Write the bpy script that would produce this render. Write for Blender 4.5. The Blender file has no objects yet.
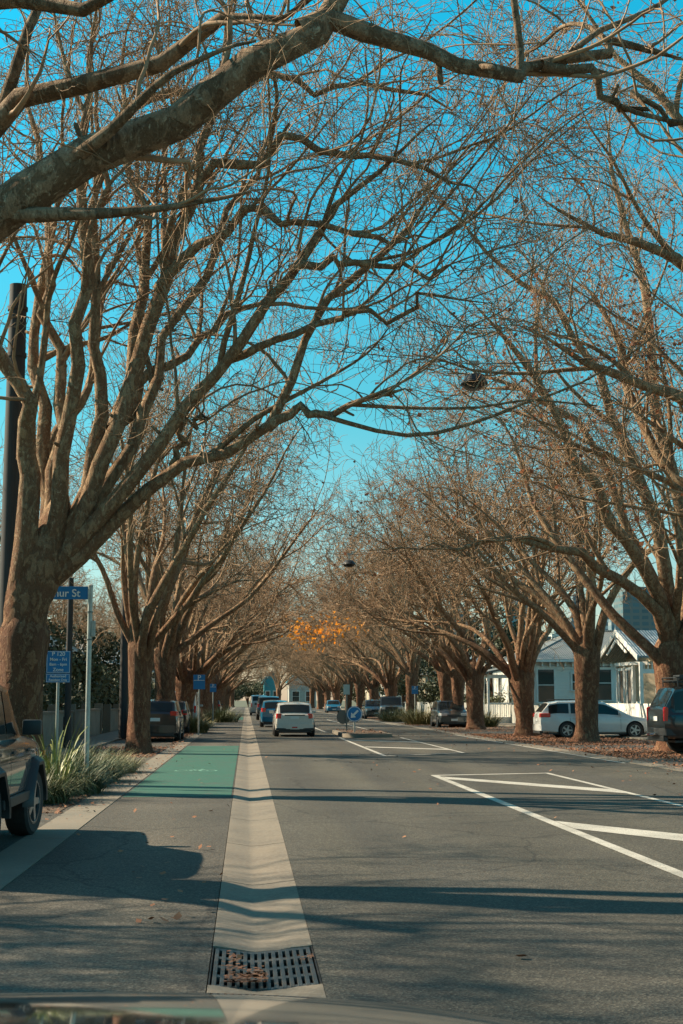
import bpy, bmesh, math, random
import numpy as np
from mathutils import Vector, Matrix, Euler
R = math.radians
sc = bpy.context.scene
COL = sc.collection
rnd = random.Random(7)

# ------------------------------------------------------------------ camera
FPX = 50/36*1024
PITCH = math.atan((700-512)/FPX)
YAW = math.atan(95.5*math.cos(PITCH)/FPX)
CAMZ = 1.5
cam_d = bpy.data.cameras.new('camera'); cam = bpy.data.objects.new('camera', cam_d); COL.objects.link(cam)
cam_d.sensor_fit = 'VERTICAL'; cam_d.sensor_height = 36; cam_d.sensor_width = 24; cam_d.lens = 50
cam_d.clip_start = 0.1; cam_d.clip_end = 6000
cam.location = (0, 0, CAMZ); cam.rotation_euler = (math.pi/2+PITCH, 0, -YAW)
sc.camera = cam
_M = Euler((math.pi/2+PITCH, 0, -YAW)).to_matrix()
def ray(px, py): return _M @ Vector(((px-341.5)/FPX, -(py-512)/FPX, -1))
def P(px, py, Y):
    d = ray(px, py); t = Y/d.y
    return Vector((d.x*t, Y, CAMZ+d.z*t))
def G(px, py, z=0.0):
    d = ray(px, py); t = (z-CAMZ)/d.z
    return Vector((d.x*t, d.y*t, z))

# ------------------------------------------------------------------ materials
def mat(name, col, rough=0.7, metal=0.0, noise=None, bump=None, spec=0.5, coat=0.0, stretch=None):
    """noise=(scale, other colour, contrast lo, hi) ; bump=(scale,strength)"""
    m = bpy.data.materials.new(name); m.use_nodes = True
    nt = m.node_tree; b = nt.nodes['Principled BSDF']
    b.inputs['Base Color'].default_value = (*col, 1); b.inputs['Roughness'].default_value = rough
    b.inputs['Metallic'].default_value = metal; b.inputs['Specular IOR Level'].default_value = spec
    b.inputs['Coat Weight'].default_value = coat; b.inputs['Coat Roughness'].default_value = 0.05
    tc = nt.nodes.new('ShaderNodeTexCoord'); vec = tc.outputs['Object']
    if stretch:
        mp = nt.nodes.new('ShaderNodeMapping'); mp.inputs['Scale'].default_value = stretch
        nt.links.new(vec, mp.inputs['Vector']); vec = mp.outputs['Vector']
    if noise:
        ns = noise if isinstance(noise, list) else [noise]
        cur = None
        for (s, c2, lo, hi) in ns:
            n = nt.nodes.new('ShaderNodeTexNoise'); n.inputs['Scale'].default_value = s; n.inputs['Detail'].default_value = 6
            n.inputs['Roughness'].default_value = 0.65
            nt.links.new(vec, n.inputs['Vector'])
            mr = nt.nodes.new('ShaderNodeMapRange'); mr.inputs[1].default_value = lo; mr.inputs[2].default_value = hi
            nt.links.new(n.outputs['Fac'], mr.inputs[0])
            mx = nt.nodes.new('ShaderNodeMix'); mx.data_type = 'RGBA'
            nt.links.new(mr.outputs[0], mx.inputs['Factor'])
            if cur is None: mx.inputs['A'].default_value = (*col, 1)
            else: nt.links.new(cur, mx.inputs['A'])
            mx.inputs['B'].default_value = (*c2, 1)
            cur = mx.outputs['Result']
        nt.links.new(cur, b.inputs['Base Color'])
    if bump:
        n = nt.nodes.new('ShaderNodeTexNoise'); n.inputs['Scale'].default_value = bump[0]; n.inputs['Detail'].default_value = 8
        nt.links.new(vec, n.inputs['Vector'])
        bp = nt.nodes.new('ShaderNodeBump'); bp.inputs['Strength'].default_value = bump[1]; bp.inputs['Distance'].default_value = bump[2] if len(bump) > 2 else 0.02
        nt.links.new(n.outputs['Fac'], bp.inputs['Height']); nt.links.new(bp.outputs['Normal'], b.inputs['Normal'])
    return m

def m_asphalt(name, base, worn):
    m = bpy.data.materials.new(name); m.use_nodes = True; nt = m.node_tree; b = nt.nodes['Principled BSDF']
    N = nt.nodes.new; K = nt.links.new
    tc = N('ShaderNodeTexCoord')
    fine = N('ShaderNodeTexVoronoi'); fine.inputs['Scale'].default_value = 75; K(tc.outputs['Object'], fine.inputs['Vector'])
    cr = N('ShaderNodeValToRGB'); cr.color_ramp.elements[0].position = 0.1; cr.color_ramp.elements[1].position = 1.0
    cr.color_ramp.elements[0].color = (*[c*0.45 for c in base], 1); cr.color_ramp.elements[1].color = (*[c*2.1 for c in base], 1)
    e = cr.color_ramp.elements.new(0.6); e.color = (*base, 1)
    K(fine.outputs['Color'], cr.inputs['Fac'])
    # streaky wear along the road and blotches
    mp = N('ShaderNodeMapping'); mp.inputs['Scale'].default_value = (1.1, 0.05, 1); K(tc.outputs['Object'], mp.inputs['Vector'])
    n1 = N('ShaderNodeTexNoise'); n1.inputs['Scale'].default_value = 1.0; n1.inputs['Detail'].default_value = 5; K(mp.outputs['Vector'], n1.inputs['Vector'])
    mr = N('ShaderNodeMapRange'); mr.inputs[1].default_value = 0.35; mr.inputs[2].default_value = 0.7; K(n1.outputs['Fac'], mr.inputs[0])
    mx = N('ShaderNodeMix'); mx.data_type = 'RGBA'; mx.blend_type = 'MULTIPLY'
    K(cr.outputs['Color'], mx.inputs['A'])
    mx2 = N('ShaderNodeMix'); mx2.data_type = 'RGBA'; mx2.inputs['A'].default_value = (0.78, 0.78, 0.8, 1); mx2.inputs['B'].default_value = (*worn, 1)
    K(mr.outputs[0], mx2.inputs['Factor']); K(mx2.outputs['Result'], mx.inputs['B']); mx.inputs['Factor'].default_value = 1
    n2 = N('ShaderNodeTexNoise'); n2.inputs['Scale'].default_value = 0.45; n2.inputs['Detail'].default_value = 8; K(tc.outputs['Object'], n2.inputs['Vector'])
    mr2 = N('ShaderNodeMapRange'); mr2.inputs[1].default_value = 0.3; mr2.inputs[2].default_value = 0.75; mr2.inputs[3].default_value = 0.82; mr2.inputs[4].default_value = 1.18
    K(n2.outputs['Fac'], mr2.inputs[0])
    mx3 = N('ShaderNodeMix'); mx3.data_type = 'RGBA'; mx3.blend_type = 'MULTIPLY'; mx3.inputs['Factor'].default_value = 1
    K(mx.outputs['Result'], mx3.inputs['A']); K(mr2.outputs[0], mx3.inputs['B'])
    nd = N('ShaderNodeTexNoise'); nd.inputs['Scale'].default_value = 1.3; nd.inputs['Detail'].default_value = 6; K(tc.outputs['Object'], nd.inputs['Vector'])
    dv = N('ShaderNodeMix'); dv.data_type = 'VECTOR'; dv.inputs['Factor'].default_value = .35; K(tc.outputs['Object'], dv.inputs['A']); K(nd.outputs['Color'], dv.inputs['B'])
    cv = N('ShaderNodeTexVoronoi'); cv.feature = 'DISTANCE_TO_EDGE'; cv.inputs['Scale'].default_value = .42; K(dv.outputs['Result'], cv.inputs['Vector'])
    cm_ = N('ShaderNodeMapRange'); cm_.inputs[1].default_value = .0; cm_.inputs[2].default_value = .009; cm_.inputs[3].default_value = .55; cm_.inputs[4].default_value = 1; K(cv.outputs['Distance'], cm_.inputs[0])
    sx2 = N('ShaderNodeSeparateXYZ'); K(tc.outputs['Object'], sx2.inputs[0])
    sn = N('ShaderNodeMath'); sn.operation = 'SINE'; sm_ = N('ShaderNodeMath'); sm_.operation = 'MULTIPLY'; sm_.inputs[1].default_value = 3.9; K(sx2.outputs['X'], sm_.inputs[0]); K(sm_.outputs[0], sn.inputs[0])
    tr_ = N('ShaderNodeMapRange'); tr_.inputs[1].default_value = -1; tr_.inputs[2].default_value = 1; tr_.inputs[3].default_value = .9; tr_.inputs[4].default_value = 1.08; K(sn.outputs[0], tr_.inputs[0])
    ml = N('ShaderNodeMath'); ml.operation = 'MULTIPLY'; K(cm_.outputs[0], ml.inputs[0]); K(tr_.outputs[0], ml.inputs[1])
    mx4 = N('ShaderNodeMix'); mx4.data_type = 'RGBA'; mx4.blend_type = 'MULTIPLY'; mx4.inputs['Factor'].default_value = 1
    K(mx3.outputs['Result'], mx4.inputs['A']); K(ml.outputs[0], mx4.inputs['B'])
    K(mx4.outputs['Result'], b.inputs['Base Color'])
    b.inputs['Roughness'].default_value = 0.82; b.inputs['Specular IOR Level'].default_value = 0.35
    bp = N('ShaderNodeBump'); bp.inputs['Strength'].default_value = 0.55; bp.inputs['Distance'].default_value = 0.006
    K(fine.outputs['Distance'], bp.inputs['Height']); K(bp.outputs['Normal'], b.inputs['Normal'])
    return m

def m_bark(name, dark, mid, pale, patch=6.0, bump=1.0, lo=.42, hi=.6, up=None, z0=3.0, z1=6.0):
    """flaking plane-tree bark: distorted plates in three tones, fine flakes, fissures and a relief that follows the plates"""
    m = bpy.data.materials.new(name); m.use_nodes = True; nt = m.node_tree; b = nt.nodes['Principled BSDF']
    N = nt.nodes.new; K = nt.links.new
    tc = N('ShaderNodeTexCoord')
    mp = N('ShaderNodeMapping'); mp.inputs['Scale'].default_value = (1, 1, 0.5); K(tc.outputs['Object'], mp.inputs['Vector'])
    def noise(sc_, det, rough=.6):
        n = N('ShaderNodeTexNoise'); n.inputs['Scale'].default_value = sc_; n.inputs['Detail'].default_value = det; n.inputs['Roughness'].default_value = rough; n.inputs['Distortion'].default_value = .6
        K(mp.outputs['Vector'], n.inputs['Vector']); return n
    def rng(src, a, c, o0=0, o1=1):
        r_ = N('ShaderNodeMapRange'); r_.inputs[1].default_value = a; r_.inputs[2].default_value = c; r_.inputs[3].default_value = o0; r_.inputs[4].default_value = o1; K(src, r_.inputs[0]); return r_.outputs[0]
    def mixc(f, a, c, mode='MIX'):
        x = N('ShaderNodeMix'); x.data_type = 'RGBA'; x.blend_type = mode
        if isinstance(f, float): x.inputs['Factor'].default_value = f
        else: K(f, x.inputs['Factor'])
        for k_, v_ in (('A', a), ('B', c)):
            if isinstance(v_, tuple): x.inputs[k_].default_value = (*v_, 1)
            else: K(v_, x.inputs[k_])
        return x.outputs['Result']
    n1 = noise(patch, 5, .62); n2 = noise(patch*2.3, 5, .7); n3 = noise(patch*7, 6, .75); n4 = noise(1.1, 3)
    c1 = mixc(rng(n1.outputs['Fac'], lo, lo+.07), dark, mid)
    c2 = mixc(rng(n2.outputs['Fac'], hi-.03, hi+.05), c1, pale)
    c3 = mixc(1.0, c2, rng(n3.outputs['Fac'], .3, .7, .5, 1.35), 'MULTIPLY')
    c4 = mixc(1.0, c3, rng(n4.outputs['Fac'], .3, .7, .75, 1.2), 'MULTIPLY')
    if up:
        sp = N('ShaderNodeSeparateXYZ'); K(tc.outputs['Object'], sp.inputs[0])
        zz = N('ShaderNodeMath'); zz.operation = 'MULTIPLY_ADD'; zz.inputs[1].default_value = 3.0; K(n4.outputs['Fac'], zz.inputs[0]); K(sp.outputs['Z'], zz.inputs[2])
        u1 = mixc(rng(n1.outputs['Fac'], lo-.04, lo+.03), up[0], up[1]); u2 = mixc(rng(n2.outputs['Fac'], hi-.06, hi+.02), u1, up[2]); u3 = mixc(1.0, u2, rng(n3.outputs['Fac'], .3, .7, .5, 1.35), 'MULTIPLY')
        c4 = mixc(rng(zz.outputs[0], z0+1.5, z1+1.5), c4, u3)
    K(c4, b.inputs['Base Color'])
    b.inputs['Roughness'].default_value = 0.88; b.inputs['Specular IOR Level'].default_value = 0.2
    ad = N('ShaderNodeMath'); ad.operation = 'MULTIPLY_ADD'; ad.inputs[1].default_value = .6
    K(n3.outputs['Fac'], ad.inputs[0]); K(rng(n1.outputs['Fac'], lo-.02, lo+.06, 0, .5), ad.inputs[2])
    bp = N('ShaderNodeBump'); bp.inputs['Strength'].default_value = bump; bp.inputs['Distance'].default_value = 0.05
    K(ad.outputs[0], bp.inputs['Height']); K(bp.outputs['Normal'], b.inputs['Normal'])
    return m

M = {}
M['asphalt'] = m_asphalt('asphalt', (0.070, 0.065, 0.052), (1.1, 1.08, 1.0))
M['asphalt2'] = m_asphalt('asphalt_lane', (0.080, 0.073, 0.059), (1.12, 1.1, 1.04))
M['green'] = mat('green_lane_paint', (0.007, 0.080, 0.052), 0.85, noise=[(5, (0.014, 0.098, 0.066), .4, .7), (1.2, (.035, .07, .055), .5, .75), (4.5, (.06, .06, .05), .60, .66), (45, (0.045, 0.062, 0.05), .55, .8)], bump=(200, .4, .004))
M['concrete'] = mat('concrete', (0.175, 0.145, 0.105), 0.9, noise=[(1.1, (0.095, 0.082, 0.063), .42, .7), (28, (0.22, .195, .155), .45, .75), (90, (.15, .125, .095), .52, .7)], bump=(120, .4, .004))
M['concrete_old'] = mat('concrete_old', (0.185, 0.155, 0.115), 0.9, noise=[(0.8, (0.13, 0.12, 0.095), .4, .7), (40, (0.23, .21, .17), .5, .8)], bump=(120, .4, .004))
M['paint'] = mat('road_paint', (0.48, 0.46, 0.40), 0.8, noise=[(1.5, (0.27, 0.26, 0.225), .4, .7), (60, (0.12, .115, .10), .5, .66)])
M['soil'] = mat('soil', (0.10, 0.065, 0.04), 0.95, noise=[(3, (0.06, 0.045, 0.03), .4, .7), (30, (0.15, .10, .06), .5, .8)], bump=(30, 1, .03))
M['ground'] = mat('ground_soil', (0.085, 0.085, 0.05), 0.95, noise=[(0.3, (0.06, 0.08, 0.035), .4, .7), (6, (0.10, .08, .05), .5, .8)])
M['gravel'] = mat('gravel_paving', (0.13, 0.13, 0.12), 0.9, noise=[(35, (0.06, 0.06, 0.055), .4, .6), (2, (.17, .16, .14), .5, .7)], bump=(50, .8, .02))
M['litter'] = mat('leaf_litter', (0.27, 0.115, 0.05), 0.8, noise=[(4, (0.16, 0.065, 0.035), .4, .7), (11, (.36, .2, .1), .55, .75)])
M['bark'] = m_bark('plane_bark', (0.165, 0.075, 0.042), (0.26, 0.138, 0.076), (0.40, 0.25, 0.145), 9.0, 1.0, .5, .62, ((0.25, 0.145, 0.08), (0.42, 0.285, 0.165), (0.56, 0.44, 0.29)), 2.6, 6.0)
M['bark_limb'] = m_bark('pale_plane_bark', (0.15, 0.085, 0.045), (0.27, 0.175, 0.10), (0.42, 0.32, 0.20), 7.0, .8, .46, .58)
M['bark_mottled'] = m_bark('mottled_plane_bark', (0.17, 0.11, 0.065), (0.29, 0.20, 0.125), (0.44, 0.36, 0.25), 7.0, 0.8, .47, .60)
M['twig'] = mat('twig_bark', (0.34, 0.22, 0.125), 0.8, noise=[(2.5, (0.19, 0.11, 0.06), .4, .65), (9, (.38, .28, .175), .52, .75)], spec=.3)
M['leaf_brown'] = mat('dry_leaf', (0.26, 0.10, 0.045), 0.7, noise=(1.7, (0.13, 0.055, 0.035), .35, .65))
M['leaf_orange'] = mat('orange_leaf', (0.95, 0.42, 0.05), 0.6, noise=(2.5, (0.9, 0.30, 0.03), .35, .65))
for k_ in ('leaf_orange', 'leaf_brown'):
    nt = M[k_].node_tree; b_ = nt.nodes['Principled BSDF']; tr = nt.nodes.new('ShaderNodeBsdfTranslucent'); ms = nt.nodes.new('ShaderNodeMixShader'); ms.inputs[0].default_value = .5
    src = b_.inputs['Base Color'].links[0].from_socket; nt.links.new(src, tr.inputs['Color'])
    nt.links.new(b_.outputs[0], ms.inputs[1]); nt.links.new(tr.outputs[0], ms.inputs[2]); nt.links.new(ms.outputs[0], nt.nodes['Material Output'].inputs['Surface'])
M['hedge'] = mat('dark_foliage', (0.045, 0.06, 0.022), 0.7, noise=[(0.9, (0.025, 0.035, 0.014), .35, .65), (3, (.085, .095, .035), .55, .75)])
M['hedge2'] = mat('olive_foliage', (0.11, 0.115, 0.05), 0.7, noise=[(1.2, (0.05, 0.06, 0.025), .35, .65)])
M['grass'] = mat('grass_blade', (0.13, 0.14, 0.05), 0.6, noise=[(2, (0.06, 0.08, 0.028), .35, .6), (7, (.27, .24, .11), .56, .7)])
M['drygrass'] = mat('dry_grass_blade', (0.25, 0.21, 0.085), 0.6, noise=[(3, (0.13, 0.13, 0.045), .35, .6)])
M['flax'] = mat('flax_blade', (0.30, 0.30, 0.09), 0.45, noise=[(6, (0.13, 0.17, 0.05), .35, .6), (14, (.5, .46, .22), .55, .7)])
M['black_pole'] = mat('black_pole', (0.022, 0.022, 0.022), 0.75, noise=(3, (0.045, 0.04, 0.035), .4, .7), stretch=(6, 6, .4))
M['galv'] = mat('galvanised_steel', (0.42, 0.42, 0.38), 0.5, 0.5, noise=(12, (0.30, 0.30, 0.27), .4, .7))
M['greypole'] = mat('grey_pole', (0.30, 0.31, 0.28), 0.55, 0.3)
M['blue'] = mat('sign_blue', (0.006, 0.16, 0.38), 0.45)
M['white'] = mat('sign_white', (0.72, 0.72, 0.68), 0.5)
M['signback'] = mat('sign_back', (0.13, 0.14, 0.13), 0.5, 0.5)
M['iron'] = mat('grate_iron', (0.10, 0.10, 0.095), 0.55, 0.6, noise=(9, (0.16, 0.11, 0.07), .5, .75), bump=(60, .3, .003))
M['pit'] = mat('pit_dark', (0.012, 0.011, 0.010), 0.9)
M['rubber'] = mat('rubber', (0.018, 0.018, 0.018), 0.75, noise=(20, (0.03, 0.028, 0.025), .4, .7), bump=(60, .3, .004))
M['alloy'] = mat('wheel_alloy', (0.35, 0.36, 0.36), 0.32, 0.85)
M['darktrim'] = mat('black_trim', (0.02, 0.021, 0.021), 0.5)
M['glass'] = mat('car_glass', (0.014, 0.018, 0.018), 0.06, 0.0, spec=0.35)
M['red'] = mat('red_lens', (0.50, 0.015, 0.012), 0.15, coat=.8)
M['lens'] = mat('clear_lens', (0.55, 0.57, 0.57), 0.12, 0.3, coat=.8)
M['amber'] = mat('amber_lens', (0.7, 0.22, 0.02), 0.2)
M['plate'] = mat('number_plate', (0.6, 0.6, 0.57), 0.5)
M['chrome'] = mat('chrome', (0.6, 0.6, 0.6), 0.12, 1.0)
def paintm(n, c, metal=.3, rough=.28): return mat(n, c, rough, metal, noise=(1.3, tuple(x*.88 for x in c), .4, .7), coat=1.0)
M['p_jeep'] = paintm('paint_dark_green', (0.008, 0.014, 0.011), 0, .38)
M['p_black'] = paintm('paint_black', (0.006, 0.009, 0.010), .1)
M['p_white'] = paintm('paint_white', (0.52, 0.53, 0.51), 0.0, .4)
M['p_cream'] = paintm('paint_cream', (0.55, 0.53, 0.47), 0.0, .4)
M['p_blue'] = paintm('paint_blue', (0.01, 0.15, 0.26))
M['p_silver'] = paintm('paint_silver', (0.32, 0.38, 0.40), .6)
M['p_grey'] = paintm('paint_grey', (0.05, 0.06, 0.06), .5)
M['p_bonnet'] = mat('bonnet_paint', (0.36, 0.37, 0.34), 0.07, 0.75, coat=1.0, noise=(1.2, (0.32, 0.335, .31), .4, .7))

# ------------------------------------------------------------------ mesh helpers
def tag(o, label=None, cat=None, group=None, kind=None):
    if label: o['label'] = label
    if cat: o['category'] = cat
    if group: o['group'] = group
    if kind: o['kind'] = kind
    return o
def empty(name, loc, label=None, cat=None, group=None, rz=0):
    o = bpy.data.objects.new(name, None); COL.objects.link(o); o.location = loc; o.rotation_euler = (0, 0, rz)
    o.empty_display_size = .3
    return tag(o, label, cat, group)
def link(name, me, m, parent=None, smooth=None):
    if m is not None: me.materials.append(m)
    if smooth is not None:
        me.polygons.foreach_set('use_smooth', [True]*len(me.polygons))
        if smooth < 180: me.set_sharp_from_angle(angle=R(smooth))
    o = bpy.data.objects.new(name, me); COL.objects.link(o)
    if parent is not None: o.parent = parent
    return o
class MB:
    def __init__(s): s.bm = bmesh.new()
    def box(s, x0, x1, y0, y1, z0, z1, rot=None, bev=0):
        r = bmesh.ops.create_cube(s.bm, size=1)
        vs = r['verts']
        bmesh.ops.scale(s.bm, vec=(x1-x0, y1-y0, z1-z0), verts=vs)
        if rot is not None: bmesh.ops.rotate(s.bm, cent=(0, 0, 0), matrix=rot, verts=vs)
        bmesh.ops.translate(s.bm, vec=((x0+x1)/2, (y0+y1)/2, (z0+z1)/2), verts=vs)
        if bev:
            es = list({e for v in vs for e in v.link_edges})
            bmesh.ops.bevel(s.bm, geom=es, offset=bev, segments=2, affect='EDGES', profile=.6)
        return s
    def cyl(s, a, b, r0, r1=None, n=12, caps=True):
        a = Vector(a); b = Vector(b); r1 = r0 if r1 is None else r1
        d = b-a; q = d.to_track_quat('Z', 'Y').to_matrix()
        ra = [s.bm.verts.new(a+q@Vector((math.cos(2*math.pi*i/n)*r0, math.sin(2*math.pi*i/n)*r0, 0))) for i in range(n)]
        rb = [s.bm.verts.new(b+q@Vector((math.cos(2*math.pi*i/n)*r1, math.sin(2*math.pi*i/n)*r1, 0))) for i in range(n)]
        for i in range(n): s.bm.faces.new((ra[i], ra[(i+1) % n], rb[(i+1) % n], rb[i]))
        if caps: s.bm.faces.new(ra[::-1]); s.bm.faces.new(rb)
        return s
    def lathe(s, prof, axis='Z', n=24, off=(0, 0, 0), closed=False):
        """prof: list of (radius, h) closed along list"""
        off = Vector(off); rings = []
        for (r, h) in prof:
            ring = []
            for i in range(n):
                a = 2*math.pi*i/n; c, d = math.cos(a)*r, math.sin(a)*r
                p = {'Z': (c, d, h), 'X': (h, c, d), 'Y': (c, h, d)}[axis]
                ring.append(s.bm.verts.new(off+Vector(p)))
            rings.append(ring)
        for a, b in zip(rings[:-1], rings[1:]):
            for i in range(n): s.bm.faces.new((a[i], a[(i+1) % n], b[(i+1) % n], b[i]))
        if closed:
            a, b = rings[-1], rings[0]
            for i in range(n): s.bm.faces.new((a[i], a[(i+1) % n], b[(i+1) % n], b[i]))
            return s
        s.bm.faces.new(rings[0][::-1]); s.bm.faces.new(rings[-1])
        return s
    def poly(s, pts):
        s.bm.faces.new([s.bm.verts.new(p) for p in pts]); return s
    def prism(s, pts, d):
        d = Vector(d); a = [s.bm.verts.new(p) for p in pts]; b = [s.bm.verts.new(Vector(p)+d) for p in pts]
        n = len(pts); s.bm.faces.new(a[::-1]); s.bm.faces.new(b)
        for i in range(n): s.bm.faces.new((a[i], a[(i+1) % n], b[(i+1) % n], b[i]))
        return s
    def build(s, name, m, parent=None, smooth=None):
        bmesh.ops.recalc_face_normals(s.bm, faces=s.bm.faces[:])
        me = bpy.data.meshes.new(name); s.bm.to_mesh(me); s.bm.free()
        return link(name, me, m, parent, smooth)
def np_mesh(name, V, F, m, parent=None, smooth=True):
    """V (n,3), F (k,4) quads or (k,3)"""
    me = bpy.data.meshes.new(name); V = np.asarray(V, dtype=np.float32); F = np.asarray(F, dtype=np.int32)
    me.vertices.add(len(V)); me.vertices.foreach_set('co', V.ravel())
    k = F.shape[1]; me.loops.add(F.size); me.loops.foreach_set('vertex_index', F.ravel())
    me.polygons.add(len(F)); me.polygons.foreach_set('loop_start', np.arange(len(F), dtype=np.int32)*k)
    if smooth: me.polygons.foreach_set('use_smooth', np.ones(len(F), dtype=bool))
    me.update(calc_edges=True)
    return link(name, me, m, parent)
def copy_tree(o, parent=None):
    c = o.copy(); COL.objects.link(c); c.parent = parent
    for ch in list(o.children): copy_tree(ch, c)
    return c
def sheet(name, x0, x1, y0, y1, z, m, **kw):
    o = MB().poly([(x0, y0, z), (x1, y0, z), (x1, y1, z), (x0, y1, z)]).build(name, m)
    return tag(o, kind='structure', **kw)
def text(name, s, size, m, parent, loc, rot=(R(90), 0, 0), align='CENTER', thick=.002, bold=0.0):
    cu = bpy.data.curves.new(name, 'FONT'); cu.body = s; cu.size = size; cu.align_x = align; cu.align_y = 'CENTER'; cu.extrude = thick; cu.offset = bold
    o = bpy.data.objects.new(name, cu); COL.objects.link(o)
    dg = bpy.context.evaluated_depsgraph_get(); me = bpy.data.meshes.new_from_object(o.evaluated_get(dg))
    bpy.data.objects.remove(o)
    me.materials.clear()
    o2 = link(name, me, m, parent); o2.location = loc; o2.rotation_euler = rot
    return o2

# ------------------------------------------------------------------ world & sun
w = bpy.data.worlds.new('World'); sc.world = w; w.use_nodes = True
nt = w.node_tree; bg = nt.nodes['Background']
sky = nt.nodes.new('ShaderNodeTexSky'); sky.sky_type = 'NISHITA'; sky.sun_disc = False
SUN_AZ, SUN_EL = R(159), R(36)      # azimuth of the sun counter-clockwise from +X
sdir = Vector((math.cos(SUN_EL)*math.cos(SUN_AZ), math.cos(SUN_EL)*math.sin(SUN_AZ), math.sin(SUN_EL)))
sky.sun_elevation = SUN_EL; sky.sun_rotation = math.atan2(sdir.x, sdir.y) % (2*math.pi)
sky.air_density = 1.0; sky.dust_density = 0.6; sky.ozone_density = 1.5
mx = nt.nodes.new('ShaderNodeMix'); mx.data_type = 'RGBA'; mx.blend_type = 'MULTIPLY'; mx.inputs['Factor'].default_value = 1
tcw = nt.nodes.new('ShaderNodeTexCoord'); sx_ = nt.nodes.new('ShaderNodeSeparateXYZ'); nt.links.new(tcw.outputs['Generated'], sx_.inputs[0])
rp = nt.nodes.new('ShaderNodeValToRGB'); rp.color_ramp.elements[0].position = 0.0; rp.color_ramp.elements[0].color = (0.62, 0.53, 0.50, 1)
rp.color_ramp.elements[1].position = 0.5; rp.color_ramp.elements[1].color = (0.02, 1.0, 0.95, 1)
e2_ = rp.color_ramp.elements.new(.72); e2_.color = (.60, .66, .56, 1)  # unseen upper sky tinted greyer so shaded ground loses its teal cast
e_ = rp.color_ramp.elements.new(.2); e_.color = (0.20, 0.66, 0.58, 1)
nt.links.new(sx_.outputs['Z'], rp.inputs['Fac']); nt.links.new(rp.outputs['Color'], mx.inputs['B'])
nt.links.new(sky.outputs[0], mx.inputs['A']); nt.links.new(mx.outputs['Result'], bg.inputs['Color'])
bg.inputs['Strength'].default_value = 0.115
sd = bpy.data.lights.new('sun', 'SUN'); sd.energy = 5.0; sd.angle = R(0.55); sd.color = (1.0, 0.82, 0.60)
so = bpy.data.objects.new('sun', sd); COL.objects.link(so)
so.rotation_euler = (-sdir).to_track_quat('-Z', 'Y').to_euler()
sc.view_settings.view_transform = 'Standard'; sc.view_settings.look = 'None'; sc.view_settings.gamma = 1
sc.view_settings.exposure = 1.1

# ------------------------------------------------------------------ ground, road
YE = 300
tag(MB().poly([(-2500, -200, -.16), (2500, -200, -.16), (2500, 4500, -.16), (-2500, 4500, -.16)]).build('ground', M['ground']), kind='structure')
# the grate sits between GY0 and GY1 in the dished channel
GY0 = G(265, 984).y; GY1 = G(265, 946).y
XL, XR, XC = -0.19, 0.42, 0.06
sheet('road', XR+.003, 9.2, -12, YE, 0, M['asphalt'])
sheet('bike_lane', -1.93, XL-.006, -12, YE, 0.0, M['asphalt2'])
def channel_piece(y0, y1):
    b = MB(); dep = -.05
    prof = [(XL, 0.003), (XL+.03, 0.001), (XL+.10, -.010), (XL+.18, -.023), (XC-.02, -.032), (XC+.01, -.035), (XC+.05, -.032), (XC+.16, -.023), (XR-.12, -.010), (XR-.04, -.003), (XR, 0.002)]
    vs = [[b.bm.verts.new((x, y, z)) for (x, z) in prof] for y in (y0, y1)]
    for i in range(len(prof)-1): b.bm.faces.new((vs[0][i], vs[0][i+1], vs[1][i+1], vs[1][i]))
    base = [[b.bm.verts.new((x, y, -.13)) for x in (XL, XR)] for y in (y0, y1)]
    b.bm.faces.new((vs[0][0], vs[1][0], base[1][0], base[0][0])); b.bm.faces.new((vs[0][-1], base[0][1], base[1][1], vs[1][-1]))
    for k in (0, 1): b.bm.faces.new(vs[k]+[base[k][1], base[k][0]])
    return b
cb = bmesh.new()
def add_piece(y0, y1):
    b = channel_piece(y0, y1); me = bpy.data.meshes.new('t'); b.bm.to_mesh(me); b.bm.free(); cb.from_mesh(me); bpy.data.meshes.remove(me)
y = -12.0
while y < GY0-.2: add_piece(y, min(y+3.2, GY0-.01)-.008); y += 3.2
add_piece(GY0-.35, GY0-.005) if y-3.2 > GY0 else None
y = GY1+.005
while y < YE: add_piece(y, y+3.175); y += 3.2
me = bpy.data.meshes.new('drain_channel'); bmesh.ops.recalc_face_normals(cb, faces=cb.faces[:]); cb.to_mesh(me); cb.free()
tag(link('drain_channel', me, M['concrete'], None, 40), kind='structure')
# concrete strip between the bike lane and the parking bays, in cast bays
b = MB()
y = -12
while y < YE:
    b.box(-2.42, -1.94, y, y+3.99, -.12, .006); y += 4
tag(b.build('concrete_strip', M['concrete_old']), kind='structure')
sheet('parking_strip', -4.75, -2.43, -12, YE, 0.0, M['asphalt2'])
b = MB(); y = -12
while y < YE: b.box(-6.2, -4.76, y, y+1.99, -.12, .05); y += 2
tag(b.build('footpath', M['concrete_old']), kind='structure')
# right-hand side
b = MB(); y = -12
while y < YE: b.box(9.21, 9.68, y, y+2.99, -.12, .012); y += 3
tag(b.build('kerb', M['concrete']), kind='structure')
sheet('parking_strip', 9.69, 14.9, -12, YE, 0.0, M['asphalt2'])
b = MB(); y = -12
while y < YE: b.box(14.91, 16.4, y, y+1.99, -.12, .06); y += 2
tag(b.build('footpath', M['concrete_old']), kind='structure')
sheet('side_street', -60, 90, YE+.01, YE+10, 0.004, M['asphalt'])
# green surfaced parts of the bike lane
GR0, GR1 = G(190, 797).y, G(200, 746).y
sheet('green_lane_surface', -1.90, XL-.03, GR0, GR1, 0.004, M['green'])
sheet('green_lane_surface', -1.90, XL-.03, 110, 128, 0.004, M['green'])
sheet('green_lane_surface', -1.90, XL-.03, 3.4, 5.2, 0.004, M['green'])
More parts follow.
